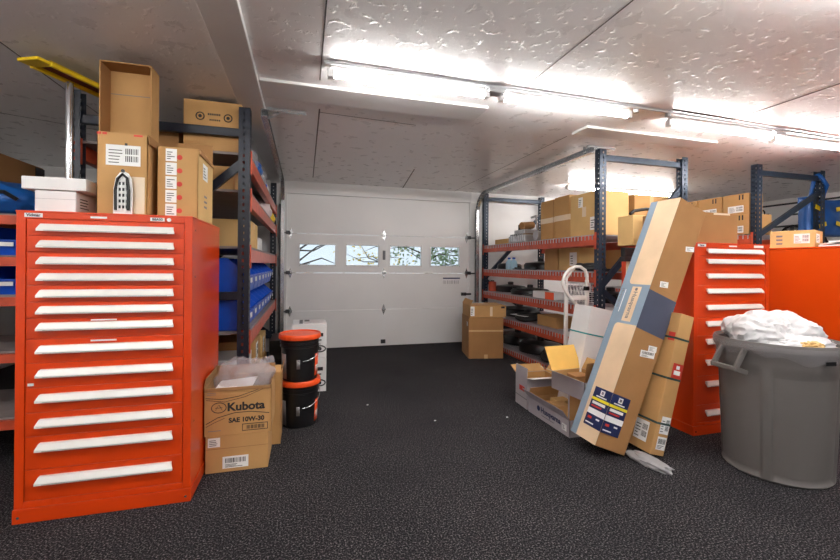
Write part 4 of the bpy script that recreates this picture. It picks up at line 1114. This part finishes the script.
# orange tray
t, fr = carton('tilted pale carton with a white label on the plain orange cabinet', 4.30, 4.62, 2.55, 2.86, 1.441, 1.60, CARD_LT, rz=.15)
t.rotation_euler = (math.radians(0), math.radians(0), .35)
sticker(t, fr['left'], .55, .25, .9, .8, 'address'); sticker(t, fr['front'], .2, .3, .6, .8, 'lines')
b = MB(); o, U, V, N, W, H = fr['left']
for k in range(3): b.slab(o+U*W*.15+V*H*(.2+.22*k)+N*.0005, U, V, N, .045, .016, .0005)
b.build('print', INKGREY, t)
for i, (x, y, rz) in enumerate([(4.36, 2.28, .3), (4.42, 2.15, -.2), (4.5, 2.36, .8), (4.40, 2.22, .1)]):
    o = MB().box(-.11, .11, -.15, .15, 0, .009).box(-.105, .105, -.145, .145, .009, .012).build('magazine', [PAPER, CARD_WH, PAPER, PAPER][i]); o.location = (x, y, 1.441+.0125*i); o.rotation_euler = (0, 0, rz)
    MB().box(-.08, .06, -.10, .05, .0122, .0128).build('cover_print', (INKGREY, INKRED, LIDOR, INKGREY)[i], o)
    tag(o, 'white printed booklet on the plain orange cabinet, %s of the pile' % ('lowest', 'second', 'third', 'topmost')[i], 'booklet')
# blue tote bag hanging on the far right rack
tb = thing('blue_tote_bag', 'big blue shopping bag with yellow marks hanging at far right', 'bag', (6.22, 3.50, 1.66))
q = MB(); import bmesh as _b
N_ = 14
def bagpt(u, v, s):
    x = (u-.5)*.66*(1-.08*(1-v)); y = s*(.06+.05*math.sin(PI*u)*math.sin(PI*min(1, v*.9+.1))); z = .47*v-.03*math.sin(PI*u)*v
    return (x+.01*noise.noise(Vector((u*4, v*4, s))), y+.018*noise.noise(Vector((u*5, v*5, s*3))), z)
for s in (-1, 1):
    g = [bagpt(i/N_, j/N_, s) for j in range(N_+1) for i in range(N_+1)]
    q.add(g, [(j*(N_+1)+i, j*(N_+1)+i+1, (j+1)*(N_+1)+i+1, (j+1)*(N_+1)+i) for j in range(N_) for i in range(N_)])
for u in (0, 1):
    g = [p for j in range(N_+1) for p in (bagpt(u, j/N_, -1), bagpt(u, j/N_, 1))]
    q.add(g, [(2*j, 2*j+1, 2*j+3, 2*j+2) for j in range(N_)])
g = [p for i in range(N_+1) for p in (bagpt(i/N_, 0, -1), bagpt(i/N_, 0, 1))]
q.add(g, [(2*i, 2*i+1, 2*i+3, 2*i+2) for i in range(N_)])
q.build('bag_body', BLUEBAG, tb, smooth=True, solid=.003)
for (x, z, r) in ((-.27, .32, -.5), (-.20, .12, .5), (.10, .33, .35), (.10, .14, -.35)):
    MB().bar((x-.06, -.125, z-.06*math.tan(r)*.6), (x+.06, -.125, z+.06*math.tan(r)*.6), .004, .05).build('yellow_mark', YELLOW, tb)
for s in (-1,): MB().tube([(-.30, -.05, .42), (-.32, -.09, .60), (-.33, -.115, .708), (-.33, -.15, .712), (-.32, -.185, .66), (-.27, -.20, .58), (-.20, -.13, .50), (-.12, -.07, .42)], .022, 8).build('strap', BLUEBAG, tb, smooth=True)
# wall things far right
s_ = thing('wall_sign', 'small white sign high on the far right wall', 'sign', (7.93, 5.25, 2.12), 0)
MB().box(-.006, 0, -.33, .33, 0, .2).build('board', PAPER, s_); text('FJ0-', s_, (-.006, .26, .1), (0,-1,0), (0,0,1), (-1,0,0), .19, INK, 'lettering', 'LEFT', .004)
f = thing('wall_fan', 'round black fan on the far right wall', 'fan', (7.9, 4.85, 1.80), 0)
MB().tube([(0, .17*math.cos(a), .17*math.sin(a)) for a in [2*PI*k/24 for k in range(24)]], .02, 8, closed=True).build('cage_ring', BLACKPL, f)
b = MB()
for k in range(8): b.bar((-.0, 0, 0), (0, .17*math.cos(PI*k/4), .17*math.sin(PI*k/4)), .012, .05)
b.tube([(-.03,0,0),(.03,0,0)], .05, 12); b.build('blade_hub', DARKMET, f)
tag(MB().tube([(7.9, 4.2+.22*math.cos(a), 1.85+.3*math.sin(a)) for a in [2*PI*k/24 for k in range(24)]], .02, 8, closed=True).tube([(7.9,4.2,2.15),(7.93,4.2,2.2)], .015, 8).build('hanging_hose', BLACKRUB, smooth=True), 'black looped hose hanging on the far right wall', 'hose')
for i, (y, lb) in enumerate(((4.55, 'dark vertical rail on the far right wall beside the fan'), (3.8, 'dark vertical rail on the far right wall behind the blue bag'))):
    tag(MB().box(7.92, 7.945, y-.03, y+.03, 1.2, 2.36).build('wall_rail', DARKMET), lb, 'rail')
coil('coiled black cable on the far right rack shelf, behind the tilted carton', 5.45, 3.95, z2, .2, .02, 4, name='cable_coil', cat='cable')
o = MB().box(-.05,.05,-.16,.16,0,.09).box(-.045,.045,-.155,.155,.09,.1).build('orange_tray', LIDOR, bevel=.004); o.location = (4.70, 3.62, 1.6); 
tag(o, 'orange tray beside the blue post above the ten-drawer cabinet', 'tray')
o.location = (4.84, 3.37, z2); bpy.data.objects.remove(o)

# floor scraps
for i, (x, y, lb) in enumerate([(.55, 3.6, 'tiny white scrap on the open carpet, farthest of three'), (1.62, 3.02, 'tiny white scrap on the carpet before the open cartons'), (1.02, 3.1, 'tiny white scrap on the carpet in mid aisle')]):
    o = MB().prism([(-.008,-.006),(.009,-.004),(.006,.007),(-.006,.006)], 0, .003, 'z').build('paper_scrap', PAPER); o.location = (x, y, .001); tag(o, lb, 'scrap')

# ------------------------------------------------------------------ outside the door
struct(MB().box(-14, 20, 6.4, 40, -.25, -.05).build('ground', SNOW))
def tree(label, x, y, seed, leafm, nleaf):
    rnd = random.Random(seed); t = thing('bare_tree', label, 'tree', (x, y, -.05))
    b = MB()
    b.tube([(0,0,0),(.05,0,1.0),(.0,.1,2.2),(.1,0,3.6)], [.09,.07,.05,.02], 8)
    tips = []
    for k in range(60 if not nleaf else 26):
        z = rnd.uniform(.5, 3.0); a = rnd.uniform(0, 2*PI); L = rnd.uniform(.6, 1.5)
        p0 = Vector((.03, .03, z)); p1 = p0+Vector((math.cos(a)*L*.5, math.sin(a)*L*.5, L*rnd.uniform(-.05,.4))); p2 = p1+Vector((math.cos(a+.4)*L*.5, math.sin(a+.4)*L*.5, L*rnd.uniform(-.2,.3)))
        b.tube([p0, p1, p2], [.022,.014,.005], 5); tips += [p1, p2, (p1+p2)/2]
    b.build('trunk', BARK, t)
    if nleaf:
        l = MB()
        for k in range(nleaf):
            p = rnd.choice(tips)+Vector((rnd.gauss(0,.2), rnd.gauss(0,.2), rnd.gauss(0,.2)))
            u = Vector((rnd.gauss(0,1), rnd.gauss(0,1), rnd.gauss(0,1))).normalized(); v = u.orthogonal()
            l.add([p-u*.05, p+v*.025, p+u*.05, p-v*.025], [(0,1,2,3)])
        l.build('foliage', leafm, t)
tree('bare branching tree outside the leftmost door window', -.28, 8.6, 4, None, 0)
tree('yellow-leaved shrub outside the second door window', 2.35, 12.5, 5, YLEAF, 420)
tree('thin green tree outside the third door window', 2.77, 9.2, 8, LEAF, 900)
tree('thin green tree outside the rightmost door window', 4.3, 9.8, 12, LEAF, 1100)
w = bpy.data.worlds.new('world'); SC.world = w; w.use_nodes = True
bgd = w.node_tree.nodes['Background']; bgd.inputs[0].default_value = (.78, .89, 1, 1); bgd.inputs[1].default_value = .42

# ------------------------------------------------------------------ camera and view
cam = bpy.data.cameras.new('camera'); co = bpy.data.objects.new('camera', cam); COL.objects.link(co)
cam.sensor_width = 36; cam.lens = 405/840*36; cam.shift_y = -15/840; cam.clip_start = .05
yaw, roll = math.radians(15.9), math.radians(.5)
co.matrix_world = Matrix.Translation((0, 0, 1.254)) @ Matrix.Rotation(-yaw, 4, 'Z') @ Matrix.Rotation(PI/2, 4, 'X') @ Matrix.Rotation(roll, 4, 'Z')
SC.camera = co
vs_ = SC.view_settings; vs_.view_transform = 'Standard'; vs_.look = 'None'; vs_.gamma = 1; vs_.use_curve_mapping = False
vs_.exposure = 1.45
SC.cycles.use_denoising = True; SC.cycles.max_bounces = 10; SC.cycles.transparent_max_bounces = 16
SC.cycles.sample_clamp_indirect = 8
